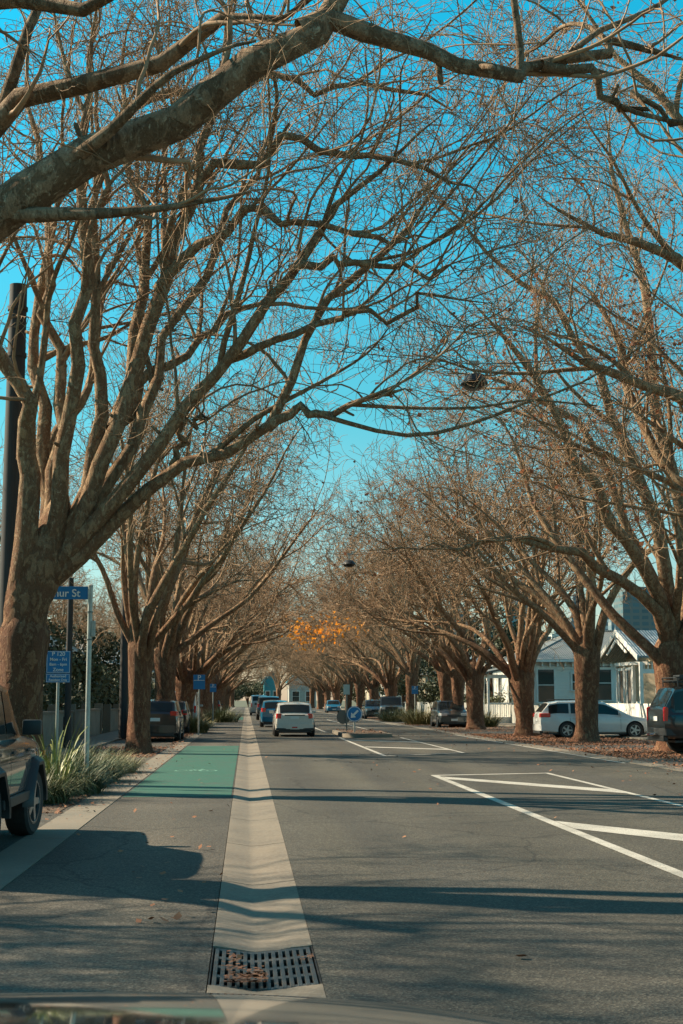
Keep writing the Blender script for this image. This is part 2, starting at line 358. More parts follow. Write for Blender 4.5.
# faded bicycle symbol on the green
b = MB()
def ringp(b, cx, cy, r, t, sy=1.6, z=.008, n=20):
    for i in range(n):
        a0, a1 = 2*math.pi*i/n, 2*math.pi*(i+1)/n
        b.poly([(cx+math.cos(a)*rr, cy+math.sin(a)*rr*sy, z) for a, rr in ((a0, r), (a1, r), (a1, r-t), (a0, r-t))])
def stripe(b, a, c, wd, z=.008):
    a = Vector((*a, 0)); c = Vector((*c, 0)); d = (c-a).normalized(); n = Vector((-d.y, d.x, 0))*wd/2
    b.poly([(p.x, p.y, z) for p in (a-n, c-n, c+n, a+n)])
cy = G(205, 771).y; cx = -1.05
ringp(b, cx-.26, cy, .2, .05); ringp(b, cx+.26, cy, .2, .05)
for p, q in (((-.26, 0), (-.08, .5)), ((-.08, .5), (.14, .5)), ((.14, .5), (.26, 0)), ((-.08, .5), (.02, 0)), ((-.26, .02), (.02, .02)), ((.02, 0), (.14, .5)), ((.14, .5), (.1, .75)), ((-.14, .62), (0, .62))):
    stripe(b, (cx+p[0], cy+p[1]), (cx+q[0], cy+q[1]), .05)
tag(b.build('bike_symbol', mat('worn_symbol_paint', (.16, .33, .26), .8, noise=(30, (.05, .2, .14), .45, .6))), kind='structure')
# white lines
b = MB()
z = .004
def line(x, y0, y1, wd=.12): b.poly([(x-wd/2, y0, z), (x+wd/2, y0, z), (x+wd/2, y1, z), (x-wd/2, y1, z)])
line(3.78, -5, 28.6, .14); line(6.22, -5, 29.4, .11)
b.poly([(3.71, 28.61, z), (6.275, 29.41, z), (6.275, 29.6, z), (3.71, 28.85, z)])
def bar(ya, yb, wd):
    x0, x1 = 3.86, 6.16
    b.poly([(x0, ya, z), (x0, ya-wd*.8, z), (x1, yb-wd, z), (x1, yb, z)])
bar(28.3, 24.2, 1.15); bar(17.9, 13.9, 1.35); bar(7, 3, 1.9)
line(3.76, 38.8, 57.5, .12); line(6.22, 40.8, 57.6, .1)
b.poly([(3.83, 38.8, z), (3.83, 38.95, z), (6.17, 41.0, z), (6.17, 40.8, z)])
bar(46.6, 44.2, .9); bar(54.6, 51.9, 1.0)
line(3.74, 67, 110, .12); line(6.22, 67, 110, .12)
for yy in range(116, 280, 12): line(5, yy, yy+4, .12)
line(9.06, 34, 62, .1); line(9.06, 84, 150, .1)
tag(b.build('road_markings', M['paint']), kind='structure')
# soil beds round the trees
BED1 = (19.6, 32.5)
beds_l = [BED1, (38.5, 46.5), (56, 64), (70, 80), (86, 92), (101, 108), (118, 124), (136, 142), (154, 160), (174, 180)]
for (a, c) in beds_l: sheet('planting_bed', -4.6, -2.5, a, c, .006, M['soil'])
beds_r = [(26.5, 31), (38, 42.6), (48.6, 53.4), (57, 61.5), (69, 78), (84, 92), (104, 110), (118, 124), (134, 140), (154, 160), (174, 182)]
for (a, c) in beds_r: sheet('planting_bed', 9.9, 13.6, a, c, .006, M['soil'])

# ------------------------------------------------------------------ leaf litter (uncountable)
def scatter_leaves(name, areas, m, seed, size=(.04, .085), kind='stuff', lift=.012):
    r = np.random.default_rng(seed); C = []
    for (x0, x1, y0, y1, n, z) in areas:
        # clustered
        k = max(1, n//40); cs = np.c_[r.uniform(x0, x1, k), r.uniform(y0, y1, k)]
        idx = r.integers(0, k, n); p = cs[idx]+r.normal(0, 1, (n, 2))*np.array([(x1-x0)*.16, (y1-y0)*.12])
        u = r.random(n) < .45; p[u] = np.c_[r.uniform(x0, x1, u.sum()), r.uniform(y0, y1, u.sum())]
        p[:, 0] = np.clip(p[:, 0], x0, x1); p[:, 1] = np.clip(p[:, 1], y0, y1)
        C.append(np.c_[p, z+lift+r.random(n)*.03])
    C = np.concatenate(C); n = len(C)
    a = r.uniform(0, 2*np.pi, n); s = r.uniform(*size, n)
    u = np.c_[np.cos(a), np.sin(a), r.normal(0, .3, n)]*s[:, None]*.5
    v = np.c_[-np.sin(a), np.cos(a), r.normal(0, .3, n)]*s[:, None]*.38
    V = np.stack([C-u, C+v*.9-u*.1, C+u, C-v], 1).reshape(-1, 3); V[:, 2] = np.maximum(V[:, 2], lift*.5)
    F = np.arange(n*4).reshape(-1, 4)
    o = np_mesh(name, V, F, m, smooth=False); tag(o, kind=kind)
    return o
areas = []
for (a, c) in beds_r[:8]: areas.append((9.8, 14.6, a-1.5, c+1.5, 4200 if a < 62 else 1200, 0))
areas += [(9.8, 14.8, 28, 62, 6000, 0), (9.2, 9.8, 20, 70, 500, .01), (6.3, 9.2, 18, 70, 220, 0)]
for (a, c) in beds_l: areas.append((-4.7, -2.45, a-.6, c+.4, 1500 if a < 60 else 500, 0))
areas += [(-2.5, -1.95, 18, 60, 220, .006), (-1.9, -.2, 10, 50, 50, .004), (.45, 4, 8, 40, 40, 0), (-2.6, -2.2, 44, 90, 900, .006)]
litter = scatter_leaves('leaf_litter', areas, M['litter'], 3)
tag(litter, 'dry brown fallen leaves lying on verges and along kerbs', 'leaf litter')
gl = scatter_leaves('leaf_debris', [(XC-.16, XC+.06, GY0+.02, GY0+.5, 170, -.055), (XR-.1, XR-.02, GY0+.4, GY0+.9, 14, -.03), (XL+.05, XL+.18, GY0+.3, GY0+1, 30, -.03)], M['litter'], 5, (.02, .055), lift=.02)
tag(gl, 'small heap of brown leaf scraps caught on the drain grate', 'leaf litter')

# ------------------------------------------------------------------ drain grate
g = empty('drain_grate', ((XL+XR)/2, (GY0+GY1)/2, 0), 'dark iron drain grate with square holes set in the concrete channel', 'drain grate')
gx = (XL+XR)/2; gy = (GY0+GY1)/2; hl = (GY1-GY0)/2
def dz(x): return -.031*(1-min(1, abs(x-XC)/(.24 if x < XC else .34)))-.004
b = MB()
ncol = 13
for i in range(ncol+1):
    x = XL+.03+(XR-XL-.06)*i/ncol
    b.box(x-.012-gx, x+.012-gx, -hl+.012, hl-.012, dz(x)-.03, dz(x), bev=.003)
b.build('long_bar', M['iron'], g)
for j in range(5):
    b = MB()
    yy = -hl+.03+(2*hl-.06)*j/4
    for i in range(ncol):
        x = XL+.03+(XR-XL-.06)*i/ncol; x2 = XL+.03+(XR-XL-.06)*(i+1)/ncol
        z0, z1 = dz(x), dz(x2)
        b.prism([(x-gx, yy-.036, z0-.028), (x2-gx, yy-.036, z1-.028), (x2-gx, yy-.036, z1-.003), (x-gx, yy-.036, z0-.003)], (0, .072, 0))
    b.build('cross_bar', M['iron'], g)
b = MB().poly([(XL-gx, -hl, -.125), (XR-gx, -hl, -.125), (XR-gx, hl, -.125), (XL-gx, hl, -.125)])
for x in (XL-gx+.004, XR-gx-.004): b.box(x-.004, x+.004, -hl, hl, -.125, -.001)
b.build('pit', M['pit'], g)

# ------------------------------------------------------------------ tree engine
def nrm(a): return a/np.maximum(np.linalg.norm(a, axis=-1, keepdims=True), 1e-9)
def grow(r, p0, d0, L, r0, r1, n, wig, grav=0.0, pull=None, smooth_w=0.0):
    p = [p0]; d = nrm(d0); st = (L/n)[:, None]; N = len(p0); g_ = np.array([0, 0, 1.0])
    dr = r.normal(0, 1, (N, 3))
    for i in range(n):
        dr = dr*smooth_w+r.normal(0, 1, (N, 3))*(1-smooth_w)
        d = d+dr*wig+g_*grav
        if pull is not None: d = d+pull
        d = nrm(d); p.append(p[-1]+d*st)
    t = np.linspace(0, 1, n+1)[None, :]
    rad = r0[:, None]+(r1-r0)[:, None]*t**0.85
    return np.stack(p, 1), rad
def kids(r, pts, rad, k, t0, t1, ang, upb=0.0):
    N, Pn, _ = pts.shape
    t = (np.arange(k)[None, :]+r.random((N, k)))/k*(t1-t0)+t0
    f = t*(Pn-1); i = np.minimum(f.astype(int), Pn-2); u = f-i
    n = np.arange(N)[:, None]
    p = pts[n, i]*(1-u[..., None])+pts[n, i+1]*u[..., None]
    tg = nrm(pts[n, i+1]-pts[n, i]); rr = rad[n, i]*(1-u)+rad[n, i+1]*u
    rv = r.normal(0, 1, (N, k, 3)); rv[..., 2] += upb
    pp = nrm(rv-tg*(rv*tg).sum(-1, keepdims=True))
    a = R(ang[0])+(R(ang[1])-R(ang[0]))*r.random((N, k, 1))
    d = tg*np.cos(a)+pp*np.sin(a)
    return p.reshape(-1, 3), d.reshape(-1, 3), t.reshape(-1), rr.reshape(-1)
def tubes(pts, rad, S, noise=None):
    N, Pn, _ = pts.shape
    tg = np.empty_like(pts); tg[:, 1:-1] = pts[:, 2:]-pts[:, :-2]; tg[:, 0] = pts[:, 1]-pts[:, 0]; tg[:, -1] = pts[:, -1]-pts[:, -2]
    tg = nrm(tg)
    ov = pts[:, -1]-pts[:, 0]
    ref = nrm(np.cross(nrm(ov), np.array([0.31, 0.52, 0.13])))[:, None, :]
    a = nrm(ref-tg*(ref*tg).sum(-1, keepdims=True)); c = np.cross(tg, a)
    an = np.arange(S)*2*np.pi/S
    rr = rad[:, :, None, None]
    if noise is not None: rr = rr*(1+noise.normal(0, .05, (N, Pn, S, 1)))
    V = pts[:, :, None, :]+rr*(a[:, :, None, :]*np.cos(an)[None, None, :, None]+c[:, :, None, :]*np.sin(an)[None, None, :, None])
    idx = np.arange(N*Pn*S).reshape(N, Pn, S); nx = np.roll(idx, -1, axis=2)
    F = np.stack([idx[:, :-1], nx[:, :-1], nx[:, 1:], idx[:, 1:]], -1).reshape(-1, 4)
    return V.reshape(-1, 3), F
def join(parts):
    Vs, Fs, o = [], [], 0
    for V, F in parts: Vs.append(V); Fs.append(F+o); o += len(V)
    return np.concatenate(Vs), np.concatenate(Fs)
def catmull(pts, rads, n):
    pts = np.array([tuple(p) for p in pts], float); k = len(pts)
    q = np.vstack([2*pts[0]-pts[1], pts, 2*pts[-1]-pts[-2]]); out = []
    seg = np.r_[0, np.cumsum(np.linalg.norm(np.diff(pts, axis=0), axis=1))]; s = np.linspace(0, seg[-1], n)
    rr = np.interp(s, seg, np.interp(np.linspace(0, 1, k), np.linspace(0, 1, len(rads)), rads))
    for x in s:
        i = min(max(np.searchsorted(seg, x)-1, 0), k-2); u = (x-seg[i])/(seg[i+1]-seg[i])
        a, b_, c, d = q[i], q[i+1], q[i+2], q[i+3]
        out.append(.5*((2*b_)+(-a+c)*u+(2*a-5*b_+4*c-d)*u*u+(-a+3*b_-3*c+d)*u**3))
    return np.array(out), rr
def trunk_mesh(r, r0, fz, lean=(0, 0), S=22, n=18):
    hs = np.linspace(0, 1, n); V = []
    ph = r.uniform(0, 6.28, 6)
    for j, t in enumerate(hs):
        z = t*(fz+.45)
        rad = r0*(1+.38*math.exp(-z/.3)+.06*math.sin(t*6+ph[0])-.10*math.sin(min(1, t*1.15)*math.pi)+.2*math.exp(-((z-fz+.2)/.9)**2))
        if z > fz-.1: rad *= max(.3, 1-((z-fz+.1)/.6)**2*.7)
        for i in range(S):
            a = 2*math.pi*i/S
            rr = rad*(1+.06*math.sin(3*a+ph[1]+t*3)+.045*math.sin(5*a+ph[2]-t*6)+.03*math.sin(8*a+ph[3]+t*13)+.05*math.sin(2*a+t*7+ph[5])+.28*math.exp(-z/.2)*max(0, math.sin(4*a+ph[4]))*.6+r.normal(0, .012))
            V.append((lean[0]*t+math.cos(a)*rr, lean[1]*t+math.sin(a)*rr, z-.02))
    V = np.array(V); idx = np.arange(n*S).reshape(n, S); nx = np.roll(idx, -1, 1)
    F = np.stack([idx[:-1], nx[:-1], nx[1:], idx[1:]], -1).reshape(-1, 4)
    top = len(V); V = np.vstack([V, [(lean[0], lean[1], fz+.5)]])
    cap = np.array([(idx[-1][i], idx[-1][(i+1) % S], top, top) for i in range(S)])
    # duplicate vertex for quads is not allowed: small cone ring instead
    V = np.vstack([V[:-1], V[idx[-1]]*[.2, .2, 1]+np.array([lean[0]*.8, lean[1]*.8, .06])])
    i2 = np.arange(top, top+S); F = np.vstack([F, np.stack([idx[-1], np.roll(idx[-1], -1), np.roll(i2, -1), i2], -1)])
    return V, F
def build_tree(name, base, seed, r0=.42, fz=3.4, guides=None, extra=8, dens=(7, 6, 5), reach=1.0, leaves=0, side=1, lean=(0, 0), tw=1.0, own_trunk=True, up=0.0, trunk_mat='bark', leafmat='leaf_brown', b1len=1.0, orange=None, tguide=None, nb1=3):
    """side: +1 crown reaches towards +X (over the road for the left row). All coordinates relative to base."""
    r = np.random.default_rng(seed); base = np.array(tuple(base), float)
    root = empty(name, tuple(base)); tp, cp, lp = [], [], []
    if own_trunk: tp.append(trunk_mesh(r, r0, fz, lean))
    PN = 15; L_pts, L_rad = [], []
    if tguide:
        p, q = catmull([np.array(tuple(v))-base for v in tguide[0]], tguide[1], 14); tp.append(tubes(p[None], q[None], 22, r))
    for pts, rads in (guides or []):
        if own_trunk and not tguide and pts[0][2] > fz-1.2 and abs(pts[0][0]-base[0]) < 1.6 and abs(pts[0][1]-base[1]) < 1: pts = [Vector((base[0]+(pts[0][0]-base[0])*.25, base[1], fz-1.1))]+list(pts); rads = [rads[0]*.9]+list(rads)
        p, q = catmull([np.array(tuple(v))-base for v in pts], rads, PN); w_ = r.normal(0, .085, p.shape)*np.minimum(1, .25+.12*np.arange(len(p)))[:, None]; w_[0] = 0; L_pts.append(p+w_); L_rad.append(q)
    if extra:
        n = extra; az = np.linspace(0, 2*np.pi, n, endpoint=False)+r.uniform(-.3, .3, n)+.2
        tow = np.cos(az)*side                       # 1 = towards the road
        el = np.radians(66+7*r.normal(0, 1, n)-9*tow+up)
        d0 = np.c_[np.cos(az)*np.cos(el), np.sin(az)*np.cos(el), np.sin(el)]
        p0 = np.c_[lean[0]+np.cos(az)*r0*.45, lean[1]+np.sin(az)*r0*.45, np.full(n, fz-.45)+r.uniform(-.25, .2, n)]
        L = (8.6+1.4*tow+r.normal(0, .8, n))*reach
        pull = np.c_[np.full(n, .036*side)+.02*np.cos(az), .02*np.sin(az), np.zeros(n)]
        a = r.uniform(.13, .21, n)*(r0/.42)
        p, q = grow(r, p0, d0, L, a, np.full(n, .028), PN-1, .15, .012, pull, .35)
        L_pts += list(p); L_rad += list(q)
    Lp = np.array(L_pts); Lr = np.array(L_rad); Lr[:, -1] *= .3; Lr[:, -2] *= .6; Lr[:, -3] *= .85
    lp.append(tubes(Lp, Lr, 9, r))
    # second-order limbs
    p, d, t, rr = kids(r, Lp, Lr, nb1, .3, .95, (18, 42), .8)
    q1 = grow(r, p, d, (5.6-2.6*t)*r.uniform(.7, 1.2, len(t))*reach*b1len, np.minimum(rr*.68, .09), np.full(len(t), .012), 12, .13, .022, None, .45)
    kp = (q1[0][:, :, 2].min(1) > fz+.6) & (q1[0][:, -1, 2] > q1[0][:, 0, 2]-.3) & (q1[0][:, -1, 2] > 5.0); q1 = (q1[0][kp], q1[1][kp])
    lp.append(tubes(*q1, 6))
    p, d, t, rr = kids(r, Lp, Lr, dens[0], .46, 1.0, (20, 50), .3)
    q2 = grow(r, p, d, (3.8-1.6*t)*r.uniform(.6, 1.3, len(t))*b1len, np.minimum(rr*.5, .04), np.full(len(t), .007), 12, .29, .018, None, .4)
    cp.append(tubes(*q2, 5))
    p, d, t, rr = kids(r, *q1, dens[0]-1, .38, 1.0, (20, 50), .2)
    q3 = grow(r, p, d, (2.9-1.0*t)*r.uniform(.6, 1.3, len(t))*b1len, np.minimum(rr*.6, .028), np.full(len(t), .006), 12, .29, .012, None, .4)
    q3 = (lambda k_: (q3[0][k_], q3[1][k_]))(q3[0][:, :, 2].min(1) > 4.0)
    cp.append(tubes(*q3, 4))
    q23 = (np.concatenate([q2[0], q3[0]]), np.concatenate([q2[1], q3[1]]))
    p, d, t, rr = kids(r, *q23, dens[1], .15, 1.0, (22, 55), .1)
    q4 = grow(r, p, d, (1.5-.5*t)*r.uniform(.5, 1.4, len(t)), np.minimum(rr*.7, .012)*tw, np.full(len(t), .005*tw), 9, .33, .014, None, .4)
    cp.append(tubes(*q4, 3))
    p, d, t, rr = kids(r, *q4, dens[2], .25, 1.0, (25, 60), .1)
    q5 = grow(r, p, d, r.uniform(.2, .8, len(t)), np.minimum(rr*.8, .006)*tw, np.full(len(t), .0032*tw), 5, .34, .03, None, .4)
    cp.append(tubes(*q5, 3))
    # short snags and pruned stubs on the limbs
    p, d, t, rr = kids(r, Lp, Lr, 2, .12, .6, (50, 85), .2)
    rr = np.minimum(rr, .07); qs = grow(r, p, d, r.uniform(.08, .3, len(t))+rr*1.6, rr*.5, rr*.36, 4, .1); qs[1][:, -1] *= .12; qs[0][:, -1] = qs[0][:, -2]+(qs[0][:, -1]-qs[0][:, -2])*.25
    lp.append(tubes(*qs, 6))
    if orange is not None:
        c = np.array(tuple(orange[0]))-base; n = orange[1]; lob = np.array([(1.6, 0, .25), (-1.2, 0, -.15), (-.85, .3, -.5), (.15, 0, 0), (.9, .3, .1), (-.3, -.3, .1), (-1.3, 0, .3)])
        q = lob[r.integers(0, len(lob), n)]+r.normal(0, 1, (n, 3))*[.55, .8, .4]
        leaf_mesh(r, q+c, (.14, .27), M['leaf_orange'], root, 'autumn_leaves')
        p0 = q[::9]+c; s = grow(r, p0, r.normal(0, 1, (len(p0), 3)), np.full(len(p0), .7), np.full(len(p0), .008), np.full(len(p0), .004), 4, .2)
        cp.append(tubes(*s, 3))
    V, F = join(tp); np_mesh('trunk', V, F, M['bark'], root)
    V, F = join(lp); np_mesh('limbs', V, F, M[trunk_mat], root)
    V, F = join(cp); np_mesh('crown', V, F, M['twig'], root)
    if leaves:
        tips = q5[0][:, -1]; sel = r.choice(len(tips), min(leaves, len(tips)), replace=False)
        # leaves gather in loose patches
        cen = tips[r.choice(len(tips), 14)]; dd = np.min(np.linalg.norm(tips[:, None]-cen[None], axis=2), 1)
        pr = np.exp(-(dd/1.4)**2)+.06; pr /= pr.sum(); sel = r.choice(len(tips), min(leaves, len(tips)), replace=False, p=pr)
        leaf_mesh(r, tips[sel], (.05, .14), M[leafmat], root, 'leaves')
    return root
def leaf_mesh(r, C, size, m, parent, name):
    n = len(C); C = C+r.normal(0, .04, C.shape)
    u = nrm(r.normal(0, 1, (n, 3))); v = nrm(np.cross(u, r.normal(0, 1, (n, 3)))); s = r.uniform(*size, (n, 1))
    nn = np.cross(u, v)*s*.12
    V = np.stack([C-u*s*.5, C+v*s*.42-nn, C+u*s*.5, C-v*s*.42-nn], 1).reshape(-1, 3)
    return np_mesh(name, V, np.arange(n*4).reshape(-1, 4), m, parent, smooth=False)

GL = 'plane trees in the left row'; GRr = 'plane trees in the right row'
def pl(l, Y0, Y1=None):
    Y1 = Y0 if Y1 is None else Y1; n = len(l)
    return [P(a, c, Y0+(Y1-Y0)*i/(n-1)) for i, (a, c) in enumerate(l)]
# tree 1 - the big one on the left
b1 = Vector((P(24, 640, 24).x, 24, 0)); fk = 3.9
g1 = [
 (pl([(20, 600), (21, 550), (29, 480), (29, 420), (16, 370), (-8, 330), (-40, 270)], 24, 22.5), [.34, .28, .23, .18, .13, .10]),
 (pl([(40, 590), (46, 520), (44, 450), (40, 385), (34, 330), (55, 260), (48, 190), (30, 110), (35, 20)], 24, 25.5), [.26, .20, .16, .13, .10, .08, .05]),
 (pl([(42, 590), (60, 500), (66, 420), (80, 340), (78, 250), (86, 160), (84, 70), (95, -40)], 24, 22), [.26, .20, .17, .15, .12, .09, .05]),
 (pl([(42, 584), (78, 535), (108, 450), (132, 375), (158, 290), (182, 215), (200, 140), (225, 60), (240, -30)], 24, 22.5), [.28, .22, .20, .18, .15, .12, .08, .05]),
 (pl([(80, 540), (100, 460), (124, 370), (150, 260), (134, 170), (124, 90), (134, 0)], 24.2, 26), [.2, .17, .15, .12, .10, .07, .04]),
 (pl([(44, 582), (94, 525), (145, 460), (196, 395), (232, 358), (290, 270), (342, 205), (400, 150), (450, 110)], 24, 21.5), [.26, .19, .16, .14, .12, .09, .06, .03]),
 (pl([(228, 360), (262, 348), (320, 322), (370, 312), (440, 300), (480, 298)], 23, 22), [.11, .09, .07, .05, .03]),
 (pl([(42, 586), (90, 543), (140, 497), (170, 468), (214, 460), (258, 438), (284, 396), (298, 356), (342, 293), (400, 230), (416, 224), (446, 175), (500, 120)], 24, 22), [.27, .18, .15, .14, .12, .11, .09, .07, .05, .03]),
 (pl([(172, 466), (186, 430), (206, 418), (196, 405)], 23.6, 23), [.09, .06, .03]),
 (pl([(44, 585), (30, 520), (60, 420), (84, 395), (96, 340), (108, 280), (150, 230)], 24.3, 27), [.2, .15, .12, .09, .06, .04]),
]
g1 = [(p_, [w_*.70 for w_ in q_]) for p_, q_ in g1]
g1 += [(pl([(48, 565), (58, 475), (60, 390), (48, 305), (52, 220), (40, 140)], 24, 24.6), [.16, .12, .10, .08, .05, .03]),
 (pl([(60, 560), (92, 475), (100, 400), (90, 330), (104, 240), (98, 150), (110, 40)], 24, 23), [.17, .13, .11, .09, .07, .05, .03]),
 (pl([(64, 556), (112, 480), (150, 400), (176, 330), (214, 250), (250, 170), (300, 80)], 24, 25.5), [.16, .12, .10, .085, .07, .05, .03])]
g1 += [(pl([(158, 290), (176, 262), (212, 240), (250, 212), (292, 222), (350, 226), (396, 244), (440, 238)], 23.2, 21.5), [.11, .09, .075, .065, .05, .04, .03]),
 (pl([(186, 205), (214, 168), (262, 158), (300, 136), (352, 150), (400, 160), (450, 192), (486, 196)], 22.8, 21.5), [.10, .085, .07, .06, .05, .035, .025]),
 (pl([(128, 110), (168, 92), (214, 98), (262, 78), (316, 92), (362, 84), (430, 104), (470, 96)], 25, 23), [.09, .08, .065, .055, .045, .035, .025]),
 (pl([(290, 270), (322, 258), (352, 270), (400, 262), (432, 276), (476, 262)], 22.3, 21.6), [.08, .065, .055, .04, .03, .02]),
 (pl([(268, 428), (306, 408), (340, 412), (378, 392), (420, 398)], 22.8, 22), [.09, .07, .055, .04, .02]),
 (pl([(110, 430), (132, 408), (150, 372), (190, 352), (226, 318), (262, 300), (300, 260)], 24.4, 25.6), [.12, .1, .085, .07, .06, .045, .03])]
tg1 = (pl([(22, 670), (24, 630), (29, 598), (40, 565), (54, 530), (62, 490)], 24), [.30, .33, .38, .42, .30, .10])
t1 = build_tree('plane_tree', b1, 11, .36, 2.6, g1, extra=0, dens=(6, 6, 5), side=1, tw=1.15, b1len=1.1, up=-6, tguide=tg1, nb1=3)
tag(t1, 'largest bare plane tree, left of the street name sign, with sinuous pale limbs', 'tree', GL)
# tree 0 - trunk outside the frame on the left, its limb crosses the top
b0 = Vector((-4.9, 13.4, 0))
g0 = [
 ([Vector((-4.8, 13.4, 3.3)), Vector((-3.6, 13.1, 4.9))]+pl([(-30, 226), (0, 206), (50, 176), (100, 146), (200, 96), (262, 58), (322, 10), (385, -70), (440, -170)], 12.8, 11.8), [.30, .23, .205, .20, .19, .17, .15, .125, .10, .06]),
 (pl([(300, 30), (341, 22), (391, 40), (441, 57), (490, 77), (516, 78), (541, 64), (600, 46), (620, 36), (661, 55), (700, 62)], 12, 12.6), [.10, .09, .08, .07, .062, .055, .045, .035, .02]),
 (pl([(541, 65), (586, 70), (602, 92), (622, 105), (661, 110), (720, 130)], 12.3, 12.6), [.05, .042, .036, .03, .02]),
 ([Vector((-4.8, 13.4, 3.2)), Vector((-4.2, 14, 5.6))]+pl([(-20, 122), (20, 100), (75, 86), (130, 64), (200, 40), (260, 22), (300, 22), (340, -20)], 14.2, 12.6), [.18, .13, .11, .1, .085, .07, .055, .035]),
 ([Vector((-4.9, 13.4, 3.2)), Vector((-4.8, 13.2, 6.4))]+pl([(-30, 14), (60, 10), (110, -6), (200, -60)], 13, 12), [.15, .12, .085, .065, .03]),
]
t0 = build_tree('plane_tree', b0, 12, .48, 3.5, g0, extra=2, dens=(4, 4, 3), side=-1, trunk_mat='bark_mottled', b1len=.75, reach=1.0, tw=.9, up=8)
tag(t0, 'plane tree whose thick mottled limb crosses the upper left corner overhead', 'tree', GL)
# right hero trees
bR1 = Vector((12.75, 42.3, 0))
gR1 = [
 (pl([(672, 655), (664, 622), (640, 600), (608, 574), (578, 552), (540, 540), (500, 537), (450, 545), (410, 548)], 42.3, 38), [.26, .19, .16, .14, .12, .09, .06, .04]),
 (pl([(674, 655), (660, 600), (632, 550), (600, 500), (572, 450), (545, 390), (510, 345), (470, 300)], 42.3, 37), [.27, .2, .18, .15, .12, .09, .04]),
 (pl([(677, 655), (668, 590), (654, 520), (630, 450), (606, 400), (582, 352), (545, 300), (480, 250), (430, 190)], 42.3, 39), [.27, .21, .18, .15, .12, .09, .07, .04]),
 (pl([(682, 655), (690, 580), (676, 500), (660, 420), (650, 340), (640, 260), (615, 180), (600, 90)], 42.3, 42), [.27, .21, .18, .15, .12, .09, .04]),
 (pl([(665, 620), (650, 570), (620, 500), (590, 440), (540, 400), (490, 380), (430, 372)], 42.1, 43), [.17, .14, .11, .09, .06, .03]),
]
tR1 = build_tree('plane_tree', bR1, 21, .42, 3.1, gR1, extra=4, dens=(6, 6, 4), side=-1, leaves=1300, tw=1.3)
tag(tR1, 'plane tree behind the black four-wheel drive, its long limbs leaning over the road', 'tree', GRr)
bR0 = Vector((12.2, 28.5, 0))
gR0 = [
 ([Vector((11.9, 28.5, 3.0))]+pl([(790, 520), (735, 440), (684, 400), (645, 383), (600, 370), (560, 345), (520, 325)], 28.3, 26), [.24, .18, .14, .11, .09, .06, .04]),
 ([Vector((11.9, 28.4, 3.0))]+pl([(800, 470), (740, 330), (690, 270), (640, 242), (600, 228), (560, 205), (535, 198)], 28.3, 25), [.24, .18, .13, .1, .07, .05, .03]),
 ([Vector((12.1, 28.4, 3.0))]+pl([(810, 400), (760, 250), (700, 150), (650, 90), (590, 30), (560, -30)], 28.3, 29), [.24, .18, .13, .1, .07, .04]),
 ([Vector((12.1, 28.4, 3.0))]+pl([(800, 500), (730, 500), (670, 475), (640, 420), (620, 350), (600, 300), (560, 270)], 28.6, 31), [.2, .14, .11, .09, .07, .04]),
]
tR0 = build_tree('plane_tree', bR0, 22, .42, 3.1, gR0, extra=4, dens=(6, 6, 4), side=-1, leaves=2000, tw=1.15)
tag(tR0, 'plane tree with brown leaves and seed balls, its crown filling the upper right corner', 'tree', GRr)
# generic variants for the rows
V_ = []
for s in range(4):
    V_.append(build_tree('plane_tree', (0, 0, 0), 40+s, .42+.03*(s % 2), 3.5-.25*s, None, extra=11+(s % 2), dens=(6, 5, 4), side=1, leaves=160, tw=1.6+.1*s, lean=(.1*(s-1), 0)))
left = [(41, -3.02), (58, -3.2), (73, -3.15), (88, -3.1), (104, -3.0), (120, -3.1), (138, -3.2), (156, -3.2), (176, -3.2), (198, -3.2), (222, -3.2), (248, -3.2)]
right = [(51.2, 12.25), (59.6, 11.75), (73.5, 11.85), (86, 12.1), (105, 12.1), (120, 12.3), (136, 12.2), (152, 12.1), (170, 12.1), (190, 12.1), (212, 12.1), (236, 12.1), (262, 12)]
ordl = ['second', 'third', 'fourth', 'fifth', 'sixth', 'seventh', 'eighth']
Llab = ['slim plane tree standing before the black parked hatchback, second trunk of the left row',
 'plane tree just beyond the black parked hatchback, third trunk of the left row',
 'plane tree in front of the silver parked car, fourth trunk of the left row',
 'plane tree beside the small blue parking sign, fifth trunk of the left row',
 'sixth plane tree trunk along the left side of the bike lane',
 'seventh plane tree trunk along the left side of the bike lane']
Rlab = ['plane tree standing in front of the white station wagon',
 'plane tree just left of the white station wagon, before the villa porch',
 'plane tree beside the dark hatchback facing the camera on the right verge',
 'plane tree just behind the dark hatchback facing the camera on the right verge',
 'plane tree over the green grass clump in the right row',
 'plane tree beside the dark parked utility in the right row']
used = set()
def put(i, Y, X, side, lab, grp, k):
    v = V_[k]
    if k in used: v = copy_tree(v)
    used.add(k)
    a = rnd.uniform(-.35, .35)+(math.pi if side < 0 else 0)
    v.location = (X, Y, 0); v.rotation_euler = (0, 0, a); s = rnd.uniform(.93, 1.06); v.scale = (s, s, s*rnd.uniform(.96, 1.05))
    if side > 0 and i == 0: v.scale = (.7, .8, .95)
    tag(v, lab, 'tree', grp)
for i, (Y, X) in enumerate(left):
    put(i, Y, X, 1, Llab[i] if i < len(Llab) else 'one of the small far plane trees in the left row beyond the parked cars', GL, (i*3+1) % 4)
for i, (Y, X) in enumerate(right):
    put(i, Y, X, -1, Rlab[i] if i < len(Rlab) else 'one of the small far plane trees in the right row beyond the parked cars', GRr, (i*3) % 4)
